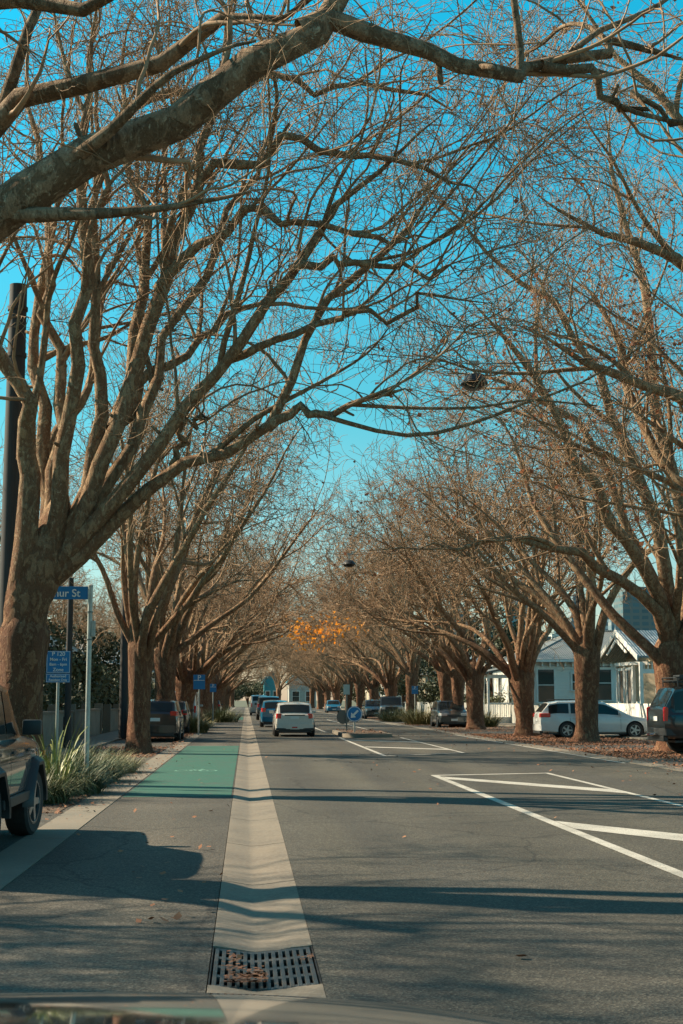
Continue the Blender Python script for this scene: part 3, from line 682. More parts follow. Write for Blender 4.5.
# a tree by the end of the street still holding orange leaves
oc = P(320, 631, 82)
go = [([Vector((11.8, 80, 3.2)), Vector((10, 80.5, 5.6)), Vector((7, 81.3, 6.4)), Vector((4.2, 82, 5.9))], [.15, .09, .05, .03])]
to = build_tree('plane_tree', (11.9, 80, 0), 61, .36, 3.2, go, extra=6, dens=(6, 5, 5), side=-1, tw=1.7, orange=(oc, 330))
tag(to, 'plane tree still holding a clump of bright orange leaves above the road', 'tree', GRr)
for k, (px, Y, h) in enumerate([(279, 268, 1.0), (327, 276, 1.05)]):
    t_ = copy_tree(V_[k]); t_.location = (P(px, 700, Y).x, Y, 0); t_.rotation_euler = (0, 0, k*1.3); t_.scale = (h, h, h)
    tag(t_, ['bare tree at the far end of the road, straight above the moving cars', 'bare tree at the far end of the road, right of the pale gabled building'][k], 'tree', 'bare trees at the end of the road')

for k, (X, Y, s_) in enumerate([(-13, 62, .95), (-17, 78, 1.0), (-13, 97, 1.0), (-18, 118, 1.1), (-14, 146, 1.1), (-16, 180, 1.2), (-14, 222, 1.2), (-19, 52, .9), (-8, 290, 1.1), (-3, 306, 1.2), (16, 300, 1.1), (24, 285, 1.2), (21, 240, 1.1), (20, 205, 1.0), (20, 172, .9), (36, 260, 1.2)]):
    t_ = copy_tree(V_[(k*3+1) % 4]); t_.location = (X, Y, 0); t_.rotation_euler = (0, 0, k*1.7); t_.scale = (s_, s_, s_*.85)
    tag(t_, 'bare garden tree behind the '+('left' if X < 0 else 'right')+' row of plane trees', 'tree', 'bare garden trees on the '+('left' if X < 0 else 'right'))

for k, (X, Y) in enumerate([(-12.6, 11.8)]):  # extra tree out of view, added to throw dappled shade on the near road
    t_ = copy_tree(V_[k+1]); t_.location = (X, Y, 0); t_.rotation_euler = (0, 0, math.pi+k*.4); t_.scale = (.95, .95, .95)
    tag(t_, 'unseen bare tree added beyond the left footpath to cast branch shadows on the road', 'tree', 'added shade trees outside the left edge')

# ------------------------------------------------------------------ evergreen garden trees and hedges
def foliage(r, lobes, n, s, m, parent, name='crown'):
    w_ = np.array([l[3]*l[4]*l[5] for l in lobes]); w_ /= w_.sum(); idx = r.choice(len(lobes), n, p=w_)
    Lb = np.array(lobes); d = nrm(r.normal(0, 1, (n, 3))); rr = r.uniform(.45, 1.0, (n, 1))**.6*(1+r.normal(0, .08, (n, 1)))
    C = Lb[idx, :3]+d*rr*Lb[idx, 3:6]; C[:, 2] = np.maximum(C[:, 2], .05)
    return leaf_mesh(r, C, s, m, parent, name)
def evergreen(seed, H, W, m, n=5200):
    r = np.random.default_rng(seed); root = empty('garden_tree', (0, 0, 0))
    lobes = [(r.normal(0, W*.3), r.normal(0, W*.3), H*(.3+.6*r.random()), W*r.uniform(.2, .36), W*r.uniform(.2, .36), H*r.uniform(.1, .2)) for _ in range(11)]
    foliage(r, lobes, n, (.14, .34), M[m], root)
    N = 5; az = r.uniform(0, 6.28, N); p0 = np.zeros((N, 3)); p0[:, 2] = H*.05; p0[0, 2] = -.05
    d = np.c_[np.cos(az)*.35, np.sin(az)*.35, np.ones(N)]; d[0] = (0, 0, 1)
    q = grow(r, p0, d, np.full(N, H*.75), np.full(N, H*.022), np.full(N, .03), 8, .08)
    V, F = tubes(*q, 7); np_mesh('trunk', V, F, M['bark'], root)
    return root
ev = [evergreen(70, 7, 6, 'hedge'), evergreen(71, 5.5, 6.5, 'hedge2'), evergreen(72, 9, 7, 'hedge')]
evl = {'L': 'evergreen garden tree behind the left boundary wall', 'R': 'evergreen garden tree beyond the villas on the right'}
spots = [('L', -10.5, 44, 0, 'dark evergreen behind the low pale wall on the left'), ('L', -11.5, 56, 2, 'tall dark evergreen between the two nearest left trunks'), ('L', -9.8, 67, 1, 'olive green shrubby tree behind the second left trunk'),
 ('L', -12, 80, 2, 0), ('L', -9.5, 94, 0, 0), ('L', -12, 112, 2, 0), ('L', -10, 132, 0, 0), ('L', -11, 158, 2, 0), ('L', -10, 190, 1, 0), ('L', -11, 225, 2, 0), ('L', -16, 50, 2, 'dark evergreen left of the big trunk at the picture edge'),
 ('R', 19.5, 112, 2, 'dark evergreen beyond the white villa on the right'), ('R', 18, 128, 0, 0), ('R', 20, 146, 2, 0), ('R', 18.5, 168, 1, 0), ('R', 19, 195, 2, 0), ('R', 18, 225, 0, 0), ('R', 22, 255, 2, 0), ('L', -6, 330, 2, 0), ('L', 22, 335, 2, 0), ('L', 0.5, 322, 1, 0), ('L', -14, 318, 2, 0), ('L', -3.5, 316, 0, 0), ('L', 4.5, 345, 2, 0), ('L', 14, 350, 2, 0), ('L', -10, 340, 2, 0), ('L', 30, 328, 0, 0)]
ue = set()
for (sd_, X, Y, k, lab) in spots:
    o = ev[k] if k not in ue else copy_tree(ev[k]); ue.add(k)
    o.location = (X, Y, -.05); o.rotation_euler = (0, 0, rnd.uniform(0, 6)); s = rnd.uniform(.85, 1.15); o.scale = (s, s, s)
    if Y > 300: tag(o, 'one of the dark trees beyond the far end of the road', 'tree', 'trees beyond the end of the road')
    else: tag(o, lab or (evl[sd_]), 'tree', 'garden trees '+('on the left' if sd_ == 'L' else 'on the right'))
def hedge(name, x0, x1, y0, y1, h, m, label, n, s=(.08, .16), loose=0):
    r = np.random.default_rng(int(abs(x0*10+y0)*7)); root = empty(name, ((x0+x1)/2, (y0+y1)/2, -.05), label, 'hedge')
    C = np.c_[r.uniform(x0, x1, n)-(x0+x1)/2, r.uniform(y0, y1, n)-(y0+y1)/2, h*r.random(n)**.6]
    C += r.normal(0, .06+loose, C.shape); C[:, 2] = np.maximum(C[:, 2], 0)
    leaf_mesh(r, C, s, M[m], root, 'foliage')
    b = MB()
    for i in range(12): b.cyl((rnd.uniform(x0, x1)-(x0+x1)/2, rnd.uniform(y0, y1)-(y0+y1)/2, 0), (rnd.uniform(x0, x1)-(x0+x1)/2, rnd.uniform(y0, y1)-(y0+y1)/2, h*.9), .03, .01, 5)
    b.build('stem', M['bark'], root)
hedge('hedge', -8.0, -6.9, 30, 62, 2.2, 'hedge', 'shaggy dark green hedge behind the low pale wall on the left', 9000, (.1, .24), .12)
hedge('hedge', -8.0, -7.0, 66, 120, 2.6, 'hedge2', 'olive hedge behind the far left footpath', 7000, (.14, .3), .15)
hedge('hedge', 16.9, 17.5, 60, 84, 1.15, 'hedge', 'clipped dark hedge behind the white fence, in front of the villa wall', 6000)
hedge('hedge', 16.8, 17.6, 96, 150, 1.8, 'hedge2', 'loose green hedge beyond the villa porch', 6000, (.12, .25), .1)

# ------------------------------------------------------------------ grasses and flax
def blades(r, n, spread, h, wd, m, parent, name, lean=.5, seg=5):
    az = r.uniform(0, 6.28, n); rad = spread*np.sqrt(r.random(n)); p = np.c_[np.cos(az)*rad, np.sin(az)*rad, np.zeros(n)]
    a2 = az+r.normal(0, .7, n); d = np.c_[np.cos(a2)*lean*(.2+rad/spread), np.sin(a2)*lean*(.2+rad/spread), np.ones(n)]
    L = h*r.uniform(.6, 1.15, n); st = (L/seg)[:, None]; d = nrm(d); pts = [p]
    fall = r.uniform(.05, .32, n)[:, None]*np.array([0, 0, -1.0])
    for i in range(seg): d = nrm(d+fall*(i*.6)); pts.append(pts[-1]+d*st)
    pts = np.stack(pts, 1); t = np.linspace(0, 1, seg+1)
    sv = np.c_[-np.sin(a2), np.cos(a2), np.zeros(n)][:, None, :]*(wd*(1-t**2.2)+.001)[None, :, None]
    Lf = pts-sv; Rt = pts+sv; V = np.stack([Lf, Rt], 2).reshape(-1, 3)
    idx = np.arange(n*(seg+1)*2).reshape(n, seg+1, 2)
    F = np.stack([idx[:, :-1, 0], idx[:, :-1, 1], idx[:, 1:, 1], idx[:, 1:, 0]], -1).reshape(-1, 4)
    return np_mesh(name, V, F, m, parent)
rg = np.random.default_rng(5)
fl = empty('flax_plant', (P(57, 700, 22.3).x, 22.3, 0), 'tall spiky yellow-green flax beside the front wheel of the dark car', 'plant')
blades(rg, 60, .12, 1.4, .015, M['flax'], fl, 'leaf', .42, 6)
clumps = [(-3.95, 21.3, 1.0, .5, 'grass', 'dark green grass clump right by the front of the dark car'),
 (-3.2, 21.6, .85, .45, 'grass', 'front grass clump in the bed, just right of the dark car wheel'), (-3.6, 23.2, .95, .5, 'drygrass', 'yellowish grass clump at the foot of the flax'),
 (-2.85, 23.6, .8, .42, 'grass', 'low grass clump leaning over the edge of the concrete strip'), (-3.3, 25.4, .95, .5, 'grass', 'grass clump by the base of the street name pole'),
 (-2.9, 27.0, .9, .45, 'grass', 'grass clump at the right end of the planting bed'), (-3.4, 29.2, .9, .5, 'grass', 'rear grass clump behind the street name pole'), (-2.8, 30.4, .7, .4, 'drygrass', 'rearmost yellow grass clump of the near planting bed')]
for (x, y, h, s, m, lab) in clumps:
    o = empty('grass_clump', (x, y, 0), lab, 'plant', 'ornamental grasses in the left beds'); blades(rg, 950, s*1.25, h*.86, .006, M[m], o, 'blade', .8, 6)
for (px, py, Y, h, s, m, lab) in [(190, 726, 66.5, 1.0, .8, 'drygrass', 'pale grass clump in front of the fourth left trunk'), (222, 712, 98, 1.3, 1.1, 'grass', 'far grass clump on the left by the bike lane'),
    (196, 722, 72, .8, .6, 'grass', 'green grass clump beside the fourth left trunk'),
    (400, 722, 100, 1.25, 1.4, 'grass', 'dark green grass clump on the right verge'), (423, 724, 88, 1.45, 1.1, 'drygrass', 'yellow-green grass mound left of the dark hatchback facing the camera'), (484, 722, 80, 1.1, .7, 'drygrass', 'pale grass clump right of the dark hatchback')]:
    o = empty('grass_clump', (P(px, 700, Y).x, Y, 0), lab, 'plant', 'ornamental grasses on the verges'); blades(rg, 700, s, h, .014, M[m], o, 'blade', .75)

# ------------------------------------------------------------------ poles, signs, lamps
def pole(x, y, r, h, label, arms=True):
    o = empty('power_pole', (x, y, 0), label, 'pole', 'black power poles')
    MB().cyl((0, 0, -.1), (0, 0, h), r, r*.82, 16).build('post', M['black_pole'], o, 40)
    for zz in (h-.5, h-1.4): MB().cyl((0, 0, zz), (0, 0, zz+.07), r*.95, r*.95, 16).build('band', M['black_pole'], o, 40)
    return o
pL1 = P(7, 700, 26.5).x-.02; zt = P(7, 285, 26.5).z
pole(pL1, 26.5, .2, zt, 'thick black power pole at the left edge behind the big trunk')
pL2 = P(123.5, 700, 56).x; pole(pL2, 56, .17, P(128, 530, 56).z, 'black power pole just left of the second trunk of the left row')
pR2 = P(582, 700, 56).x; pole(pR2, 56, .19, P(581, 516, 56).z, 'black power pole rising behind the tree by the white station wagon')
pR3 = P(405, 700, 103).x
o = empty('lamp_post', (P(68, 700, 44).x, 44, 0), 'slim black post behind the street name sign', 'post')
MB().cyl((0, 0, -.1), (0, 0, P(68, 578, 44).z), .105, .085, 12).build('post', M['black_pole'], o, 40)
MB().cyl((0, 0, 0), (0, 0, 1.0), .135, .13, 12).build('base_sleeve', M['black_pole'], o, 40)
# hanging luminaires on span wires
for k, (px, py, Y, a, c, lab) in enumerate([(474, 383, 26.5, (pL1, zt-.6), (15.8, 8.8), 'nearest hanging street lamp, high against the sky right of centre'),
        (349, 564, 56, (pL2, 7.8), (pR2, 8.2), 'second hanging street lamp, small above the middle of the road'), (312, 611, 103, (-5.6, 8.8), (15.8, 9.2), 'farthest hanging street lamp, tiny above the orange leaves')]):
    p = P(px, py, Y); o = empty('street_lamp', tuple(p), lab, 'street lamp', 'street lamps hung over the road')
    MB().lathe([(.02, .13), (.12, .12), (.20, .04), (.23, -.02), (.20, -.03)], 'Z', 20).build('housing', M['darktrim'], o, 50)
    ln = MB().lathe([(.19, -.03), (.17, -.08), (.08, -.11), (.01, -.115)], 'Z', 20).build('lens', M['glass'], o, 60)
    MB().cyl((0, 0, .12), (0, 0, .34), .02, .02, 8).box(-.09, .09, -.025, .025, .30, .36).build('hanger', M['galv'], o)
    o.scale = (1.15, 1.7, 1.2) if k == 0 else (1.2, 1.6, 1.2)
    b = MB(); pts = []
    hz = p.z+.36
    for i in range(25):
        t = i/24; x = a[0]+(c[0]-a[0])*t; tm = (p.x-a[0])/(c[0]-a[0])
        z_ = (a[1]+(hz-a[1])*(t/tm)**.9) if t < tm else (hz+(c[1]-hz)*((t-tm)/(1-tm))**1.1)
        pts.append((x, Y, z_))
    for q, s in zip(pts[:-1], pts[1:]): b.cyl(q, s, .009, .009, 5, False)
    tag(b.build('span_wire', M['darktrim']), ['nearest thin wire carrying the hanging street lamp across the road', 'middle thin wire carrying the second hanging lamp', 'farthest thin wire carrying the tiny hanging lamp'][k], 'wire', 'lamp span wires')
# right-hand pole for the near wire is outside the frame
pole(15.8, 26.5, .2, 9.3, 'black power pole outside the right edge of the picture, holding the near lamp wire')
# street name sign
Y = 25.6; xs = P(88, 700, Y).x
o = empty('street_name_sign', (xs, Y, 0), 'blue street name sign on a pale steel pole, partly hidden by the big trunk', 'sign')
ztop = P(88, 586, Y).z
MB().cyl((0, 0, -.05), (0, 0, ztop), .043, .043, 16).build('pole', M['galv'], o, 40)
MB().lathe([(.048, ztop-.02), (.05, ztop+.01), (.02, ztop+.03)], 'Z', 14).build('cap', M['galv'], o, 40)
zc = P(88, 593, Y).z; wl = .97
MB().box(-wl-.03, -.045, -.012, .012, zc-.115, zc+.115, bev=.004).build('blade', M['blue'], o)
text('lettering', 'Arthur St', .19, M['white'], o, (-wl/2-.06, -.016, zc-.01), bold=.002)
b = MB(); zb = P(88, 630, Y).z
b.box(.035, .10, -.06, .06, zb-.12, zb+.16, bev=.01); b.build('junction_box', M['galv'], o)
b = MB()
for q in (P(88, 612, Y).z, P(88, 631, Y).z-.15): b.lathe([(.055, q-.012), (.055, q+.012)], 'Z', 14)
b.build('clamp', M['signback'], o)
# parking sign
Y = 25.2; xs = P(57.5, 700, Y).x
o = empty('parking_sign', (xs, Y, 0), 'blue parking time sign on a thin grey post beside the big trunk', 'sign')
z0, z1 = P(58, 682.5, Y).z, P(58, 651, Y).z; hw = .205
MB().cyl((0, .02, -.05), (0, .02, z0+.1), .027, .027, 12).build('post', M['greypole'], o, 40)
zm = z0+(z1-z0)*.29
MB().box(-hw, hw, -.016, -.008, zm+.006, z1, bev=.003).build('upper_plate', M['blue'], o)
MB().box(-hw, hw, -.016, -.008, z0, zm-.006, bev=.003).build('lower_plate', M['blue'], o)
b = MB()
for (a, c) in ((zm+.014, z1-.008), (z0+.008, zm-.014)):
    for (x0, x1, y0, y1) in ((-hw+.008, hw-.008, c-.005, c), (-hw+.008, hw-.008, a, a+.005), (-hw+.008, -hw+.013, a+.0052, c-.0052), (hw-.013, hw-.008, a+.0052, c-.0052)):
        b.box(x0, x1, -.019, -.0165, y0, y1)
b.build('border', M['white'], o)
hh = z1-zm
for s, zz, sz in (('P 120', z1-hh*.14, .10), ('Mon - Fri', z1-hh*.38, .078), ('8am - 6pm', z1-hh*.60, .07), ('Zone', z1-hh*.84, .085), ('Authorised', z0+(zm-z0)*.68, .062), ('Resident Only', z0+(zm-z0)*.28, .055)):
    text('lettering', s, sz, M['white'], o, (0, -.019, zz), bold=.0005)
def small_sign(px, py, Y, wd, ht, zfoot, label, rz=0, letters='P'):
    x = P(px, 700, Y).x; zc = P(px, py, Y).z
    o = empty('parking_sign', (x, Y, 0), label, 'sign')
    MB().cyl((0, .03, -.05), (0, .03, zc+ht/2), .035, .035, 10).build('post', M['greypole'], o, 40)
    MB().box(-wd/2, wd/2, -.02, -.005, zc-ht/2, zc+ht/2, bev=.004).build('plate', M['blue'], o)
    b = MB(); t = .02
    b.box(-wd/2+.02, wd/2-.02, -.024, -.021, zc+ht*.1, zc+ht*.1+t); b.build('border', M['white'], o)
    text('lettering', letters, ht*.5, M['white'], o, (0, -.024, zc+ht*.28)); return o
small_sign(199, 682, 62, .5, .62, 0, 'small blue parking sign in the row of left trunks')
small_sign(213, 688, 80, .35, .45, 0, 'thin sign post right of the small blue parking sign')
small_sign(415, 690, 90, .4, .5, 0, 'slim sign post standing by the yellow-green grass mound')

# traffic island
ix0, ix1, iy0, iy1 = 3.95, 5.95, 57.5, 66.5
b = MB(); n = 10; ring = []
for (cx_, cy_, a0) in ((ix1-.9, iy1-.9, 0), (ix0+.9, iy1-.9, 90), (ix0+.9, iy0+.9, 180), (ix1-.9, iy0+.9, 270)):
    for i in range(n+1): a = R(a0+90*i/n); ring.append((cx_+math.cos(a)*.9, cy_+math.sin(a)*.9, 0))
b.prism([(x, y, -.05) for x, y, z_ in ring], (0, 0, .19))
isl = tag(b.build('traffic_island', M['concrete_old'], smooth=40), kind='structure')
b = MB(); b.prism([(4.95+(x-4.95)*.82, 62+(y-62)*.95, .141) for x, y, z_ in ring], (0, 0, .01)); tag(b.build('island_paving', M['soil']), kind='structure')
scatter_leaves('leaf_debris', [(4.1, 5.8, 58, 66, 260, .15)], M['litter'], 9)['label'] = 'brown leaves lying on the small traffic island'
bpy.data.objects['leaf_debris.001']['category'] = 'leaf litter'
Y = 60.5; c = P(354.5, 714, Y)
o = empty('keep_left_sign', (c.x, Y, .15), 'round blue keep-left sign with white arrow on the traffic island', 'traffic sign')
MB().cyl((0, .03, -.01), (0, .03, c.z-.15+.2), .04, .04, 12).build('post', M['galv'], o, 40)
MB().lathe([(.01, -.02), (.31, -.02), (.33, -.01), (.33, .005), (.01, .006)], 'Y', 40, (0, 0, c.z-.15)).build('disc', M['blue'], o, 40)
b = MB(); zc = c.z-.15
def arrow(b, cx, cz, L, wd, ang, y):
    pts = [(-wd/2, L*.5), (wd/2, L*.5), (wd/2, -L*.12), (wd*1.7, -L*.12), (0, -L*.55), (-wd*1.7, -L*.12), (-wd/2, -L*.12)]
    ca, sa = math.cos(ang), math.sin(ang); b.prism([(cx+x*ca-z_*sa, y, cz+x*sa+z_*ca) for x, z_ in pts], (0, -.003, 0))
arrow(b, 0, zc, .42, .085, R(-45), -.021); b.build('arrow', M['white'], o)
b = MB()
for i in range(40):
    a0, a1 = 2*math.pi*i/40, 2*math.pi*(i+1)/40
    b.poly([(math.cos(a)*q, -.0225, zc+math.sin(a)*q) for a, q in ((a0, .31), (a1, .31), (a1, .285), (a0, .285))])
b.build('rim', M['white'], o)
Y = 63.5; c = P(346.5, 690, Y)
o = empty('island_sign_post', (c.x, Y, .15), 'slim post with a small pale plate and a dark round sign back on the island', 'traffic sign')
MB().cyl((0, 0, -.01), (0, 0, c.z-.15+.25), .038, .038, 12).build('post', M['signback'], o, 40)
MB().box(-.14, .14, -.05, -.038, c.z-.15-.2, c.z-.15+.24, bev=.005).build('plate', mat('pale_plate', (.30, .42, .42), .5), o)
MB().lathe([(.01, -.012), (.31, -.012), (.31, 0), (.01, .001)], 'Y', 32, (-.13, .05, P(342, 717, Y).z-.15)).build('sign_disc', M['signback'], o, 40)

# ------------------------------------------------------------------ cars
def ip(prof, y):
    ys = [p[0] for p in prof]; return float(np.interp(y, ys, [p[1] for p in prof]))
def wheel(parent, x, y, r, wd, out, steer=0, spokes=5):
    w_ = MB()
    s = 1 if out > 0 else -1; h = wd/2
    w_.lathe([(r*.66, -h*.9), (r*.90, -h), (r*.985, -h*.8), (r, -h*.35), (r, h*.35), (r*.985, h*.8), (r*.90, h), (r*.66, h*.9)], 'X', 32, closed=True)
    t = w_.build('wheel', M['rubber'], parent, 30); t.location = (x, y, r); t.rotation_euler = (0, 0, steer)
    b = MB(); b.lathe([(r*.67, s*h*.5), (r*.67, s*h*.93), (r*.63, s*h*.95), (r*.60, s*h*.6), (r*.15, s*h*.55), (.001, s*h*.56)][::1], 'X', 32)
    b.build('rim', M['darktrim'], t, 30)
    b = MB()
    for k in range(spokes):
        a = 2*math.pi*k/spokes; ca, sa = math.cos(a), math.sin(a); w2 = r*.085
        pts = [(.0, -w2*1.3), (r*.65, -w2), (r*.65, w2), (.0, w2*1.3)]
        b.prism([(s*h*.62, u*ca-v*sa, u*sa+v*ca) for u, v in pts], (s*h*.26, 0, 0))
    b.lathe([(r*.15, s*h*.6), (r*.15, s*h*.95), (.001, s*h*.97)], 'X', 14)
    for i in range(28):
        a0, a1 = 2*math.pi*i/28, 2*math.pi*(i+1)/28
        b.prism([(s*h*.7, math.cos(a)*q, math.sin(a)*q) for a, q in ((a0, r*.66), (a1, r*.66), (a1, r*.6), (a0, r*.6))], (s*h*.24, 0, 0))
    b.build('spoke', M['alloy'], t, 30)
    return t
def car(name, label, cat, loc, rz, sp, paint, group=None, trim='darktrim', bumper=None):
    L, W, H = sp['L'], sp['W'], sp['H']; root = empty(name, loc, label, cat, group, rz)
    B, Gp = sp['belt'], sp['house']; zb = sp.get('zb', .22); tb = sp.get('tumble', .78); hb = ip(B, 0)
    pw = sp.get('plan', .13); wr = sp['wr']; yf, yr = sp['axles']
    y0g, y1g = Gp[0][0], Gp[-1][0]
    def sect(y):
        u = min(1, abs(y)/(L/2)); wv = W/2*(1-pw*u**7-.02*u**2)
        bz = ip(B, y); tz = max(bz+.035, ip(Gp, y)) if y0g <= y <= y1g else bz+.035
        s = min(1, max(0, (tz-bz-.035)/(H-hb-.035)))
        rw = wv*((1-s)*.90+s*tb)
        zz = zb+.10*u**8
        return wv, bz, tz, s, rw, zz
    ys = sorted(set([-L/2, -L/2+.04, -L/2+.12, L/2-.12, L/2-.04, L/2]+[round(v, 3) for v in np.linspace(-L/2+.2, L/2-.2, 26)]+[p[0] for p in B+Gp if abs(p[0]) < L/2]))
    b = MB(); rings = []
    for y in ys:
        wv, bz, tz, s, rw, zz = sect(y)
        half = [(wv*.88, zz), (wv*.97, zz+.05), (wv*.985, zz+.16), (wv, (zz+bz)/2+.02), (wv*.985, bz-.10), (wv*.96, bz-.03), (wv*.93, bz),
                (wv*.93+(rw-wv*.93)*.5, bz+(tz-bz)*.5), (rw, tz-.045*max(s, .3)), (rw*.93, tz-.012), (rw*.6, tz+.012), (0, tz+.022)]
        ring = [b.bm.verts.new((0, y, zz))]+[b.bm.verts.new((x, y, z_)) for x, z_ in half]+[b.bm.verts.new((-x, y, z_)) for x, z_ in half[-2::-1]]
        rings.append(ring)
    n = len(rings[0])
    for a, c in zip(rings[:-1], rings[1:]):
        for i in range(n): b.bm.faces.new((a[i], a[(i+1) % n], c[(i+1) % n], c[i]))
    b.bm.faces.new(rings[0]); b.bm.faces.new(rings[-1][::-1])
    bmesh.ops.recalc_face_normals(b.bm, faces=b.bm.faces[:]); bmesh.ops.triangulate(b.bm, faces=b.bm.faces[:])
    body = b.build('body', M[paint], None)
    # wheel arches
    cut = MB()
    for yy in (yf, yr):
        for s in (-1, 1): cut.cyl((s*W*.24, yy, wr*1.0), (s*W*.6, yy, wr*1.0), wr*1.17, wr*1.17, 28)
    co = cut.build('cut', M['darktrim']); mod = body.modifiers.new('b', 'BOOLEAN'); mod.object = co; mod.operation = 'DIFFERENCE'; mod.solver = 'EXACT'
    dg = bpy.context.evaluated_depsgraph_get(); me = bpy.data.meshes.new_from_object(body.evaluated_get(dg)); body.modifiers.clear()
    body.parent = root; old = body.data; body.data = me; bpy.data.meshes.remove(old); bpy.data.objects.remove(co)
    me.materials.clear(); me.materials.append(M[paint]); me.materials.append(M['darktrim'])
    me.polygons.foreach_set('material_index', [0]*len(me.polygons))
    for p in me.polygons:
        c = p.center
        if abs(c.x) < W/2*.90 and c.z < wr*2.25 and (abs(c.y-yf) < wr*1.2 or abs(c.y-yr) < wr*1.2) and c.z > zb-.02 and abs(p.normal.z) < 2 and c.z < hb-.02: p.material_index = 1
    me.polygons.foreach_set('use_smooth', [True]*len(me.polygons)); me.set_sharp_from_angle(angle=R(sp.get('sharp', 32)))
    for yy in (yf, yr):
        for s in (-1, 1): wheel(root, s*(W/2-.12), yy, wr, .22 if wr < .35 else .26, s, sp.get('steer', 0) if yy == yf else 0, sp.get('spokes', 5))
    # side windows
    for s in (-1, 1):
        for (a, c) in sp['side']:
            g = MB(); cols = []
            for y in np.linspace(a, c, 9):
                wv, bz, tz, _, rw, zz = sect(y)
                col = []
                for f in (.10, .5, .9):
                    if f < .5: t = f/.5; x = wv*.93+(wv*.93+(rw-wv*.93)*.5-wv*.93)*t; z_ = bz+(tz-bz)*.5*t
                    else: t = (f-.5)/.5; x0_ = wv*.93+(rw-wv*.93)*.5; x = x0_+(rw-x0_)*t; z_ = bz+(tz-bz)*.5+(tz-.045-bz-(tz-bz)*.5)*t
                    col.append(g.bm.verts.new((s*(x+.006), y, z_+.001)))
                cols.append(col)
            for p, q in zip(cols[:-1], cols[1:]):
                for i in range(2): g.bm.faces.new((p[i], p[i+1], q[i+1], q[i]))
            g.build('side_window', M['glass'], root, 60)
    for nm, (a, c) in (('windscreen', sp['front_glass']), ('rear_window', sp['rear_glass'])):
        g = MB(); rows = []
        for y in np.linspace(a, c, 7):
            wv, bz, tz, _, rw, zz = sect(y); dy = .012 if nm == 'windscreen' else -.012
            rows.append([g.bm.verts.new((rw*k*.95, y+dy, tz+(.022 if k == 0 else .012 if abs(k) < .7 else -.012)+.004)) for k in (-.93, -.6, 0, .6, .93)])
        for p, q in zip(rows[:-1], rows[1:]):
            for i in range(4): g.bm.faces.new((p[i], p[i+1], q[i+1], q[i]))
        g.build(nm, M['glass'], root, 60)
    # door seams and handles
    for s in (-1, 1):
        for yy in sp.get('doors', []):
            g = MB(); pv = None
            for f in np.linspace(0, 1, 7):
                wv, bz, tz, _, rw, zz = sect(yy); z_ = zz+.14+(bz-.04-zz-.14)*f
                x = np.interp(z_, [zz+.16, (zz+bz)/2+.02, bz-.10, bz-.03], [wv*.985, wv, wv*.985, wv*.96])+.002
                v = (g.bm.verts.new((s*x, yy-.006, z_)), g.bm.verts.new((s*x, yy+.006, z_)))
                if pv: g.bm.faces.new((pv[0], pv[1], v[1], v[0]))
                pv = v
            g.build('door_seam', M['darktrim'], root)
            wv, bz = sect(yy)[:2]
            MB().box(s*wv*.985-.015, s*wv*.985+.02, yy+.08, yy+.26, bz-.15, bz-.12, bev=.006).build('door_handle', M[sp.get('handle', trim)], root)
        wv, bz, *_ = sect(sp['mirror']); mw = sp.get('mirror_w', .17)
        MB().box(s*(wv*.93+.03) if s > 0 else -(wv*.93+.03+mw), s*(wv*.93+.03+mw) if s > 0 else -(wv*.93+.03), sp['mirror']-.05, sp['mirror']+.06, bz+.03, bz+.03+sp.get('mirror_h', .12), bev=.02).build('side_mirror', M[sp.get('mirror_mat', paint)], root, 40)
    # lamps, bumpers, plates
    for nm, key, end, m in (('tail_light', 'tail', -1, 'red'), ('headlight', 'head', 1, 'lens')):
        x0, x1, z0_, z1_, wrap = sp[key]
        for s in (-1, 1):
            yy = end*L/2; wv = sect(yy)[0]; wv2 = sect(yy-end*wrap)[0]; ox = wv*x1
            g = MB()
            a = [(s*wv*x0, yy+end*.012), (s*ox, yy+end*.012), (s*(wv2*1.0+.004), yy-end*wrap), (s*(wv2*.8), yy-end*wrap), (s*wv*x0, yy-end*.05)]
            g.prism([(x, y, z0_) for x, y in a], (0, 0, z1_-z0_)); bmesh.ops.bevel(g.bm, geom=g.bm.edges[:], offset=min(.022, (z1_-z0_)*.25), segments=2, affect='EDGES'); g.build(nm, M[m], root, 40)
    for nm, end in (('rear_bumper', -1), ('front_bumper', 1)):
        wv = sect(end*L/2)[0]; z0_, z1_ = sp['bump']; yy = end*(L/2)
        g = MB(); a = [(-wv*1.04, yy-end*.35), (-wv*1.02, yy-end*.02), (-wv*.8, yy+end*.05), (0, yy+end*.075), (wv*.8, yy+end*.05), (wv*1.02, yy-end*.02), (wv*1.04, yy-end*.35), (wv*.9, yy-end*.35), (0, yy-end*.05), (-wv*.9, yy-end*.35)]
        g.prism([(x, y, z0_) for x, y in a], (0, 0, z1_-z0_))
        bmesh.ops.bevel(g.bm, geom=[e for e in g.bm.edges if abs((e.verts[0].co-e.verts[1].co).z) < 1e-4], offset=.02, segments=2, affect='EDGES')
        g.build(nm, M[bumper or paint], root, 35)
        pz = sp['plate_r'] if end < 0 else sp['plate_f']
        oy = yy+end*(.085 if z0_ <= pz <= z1_ else .012)
        MB().box(-.18, .18, oy-.006, oy+.006, pz-.06, pz+.06).build('number_plate', M['plate'], root)
    # lower valance, dark
    g = MB(); wv = sect(-L/2)[0]; g.box(-wv*.9, wv*.9, -L/2-.03, -L/2+.1, zb-.02, sp['bump'][0]+.03, bev=.02); g.box(-wv*.8, wv*.8, L/2-.1, L/2+.03, zb-.02, sp['bump'][0]+.03, bev=.02)
    g.box(-W*.42, W*.42, -L/2+.3, L/2-.3, zb-.05, zb+.004); g.build('underside', M['darktrim'], root)
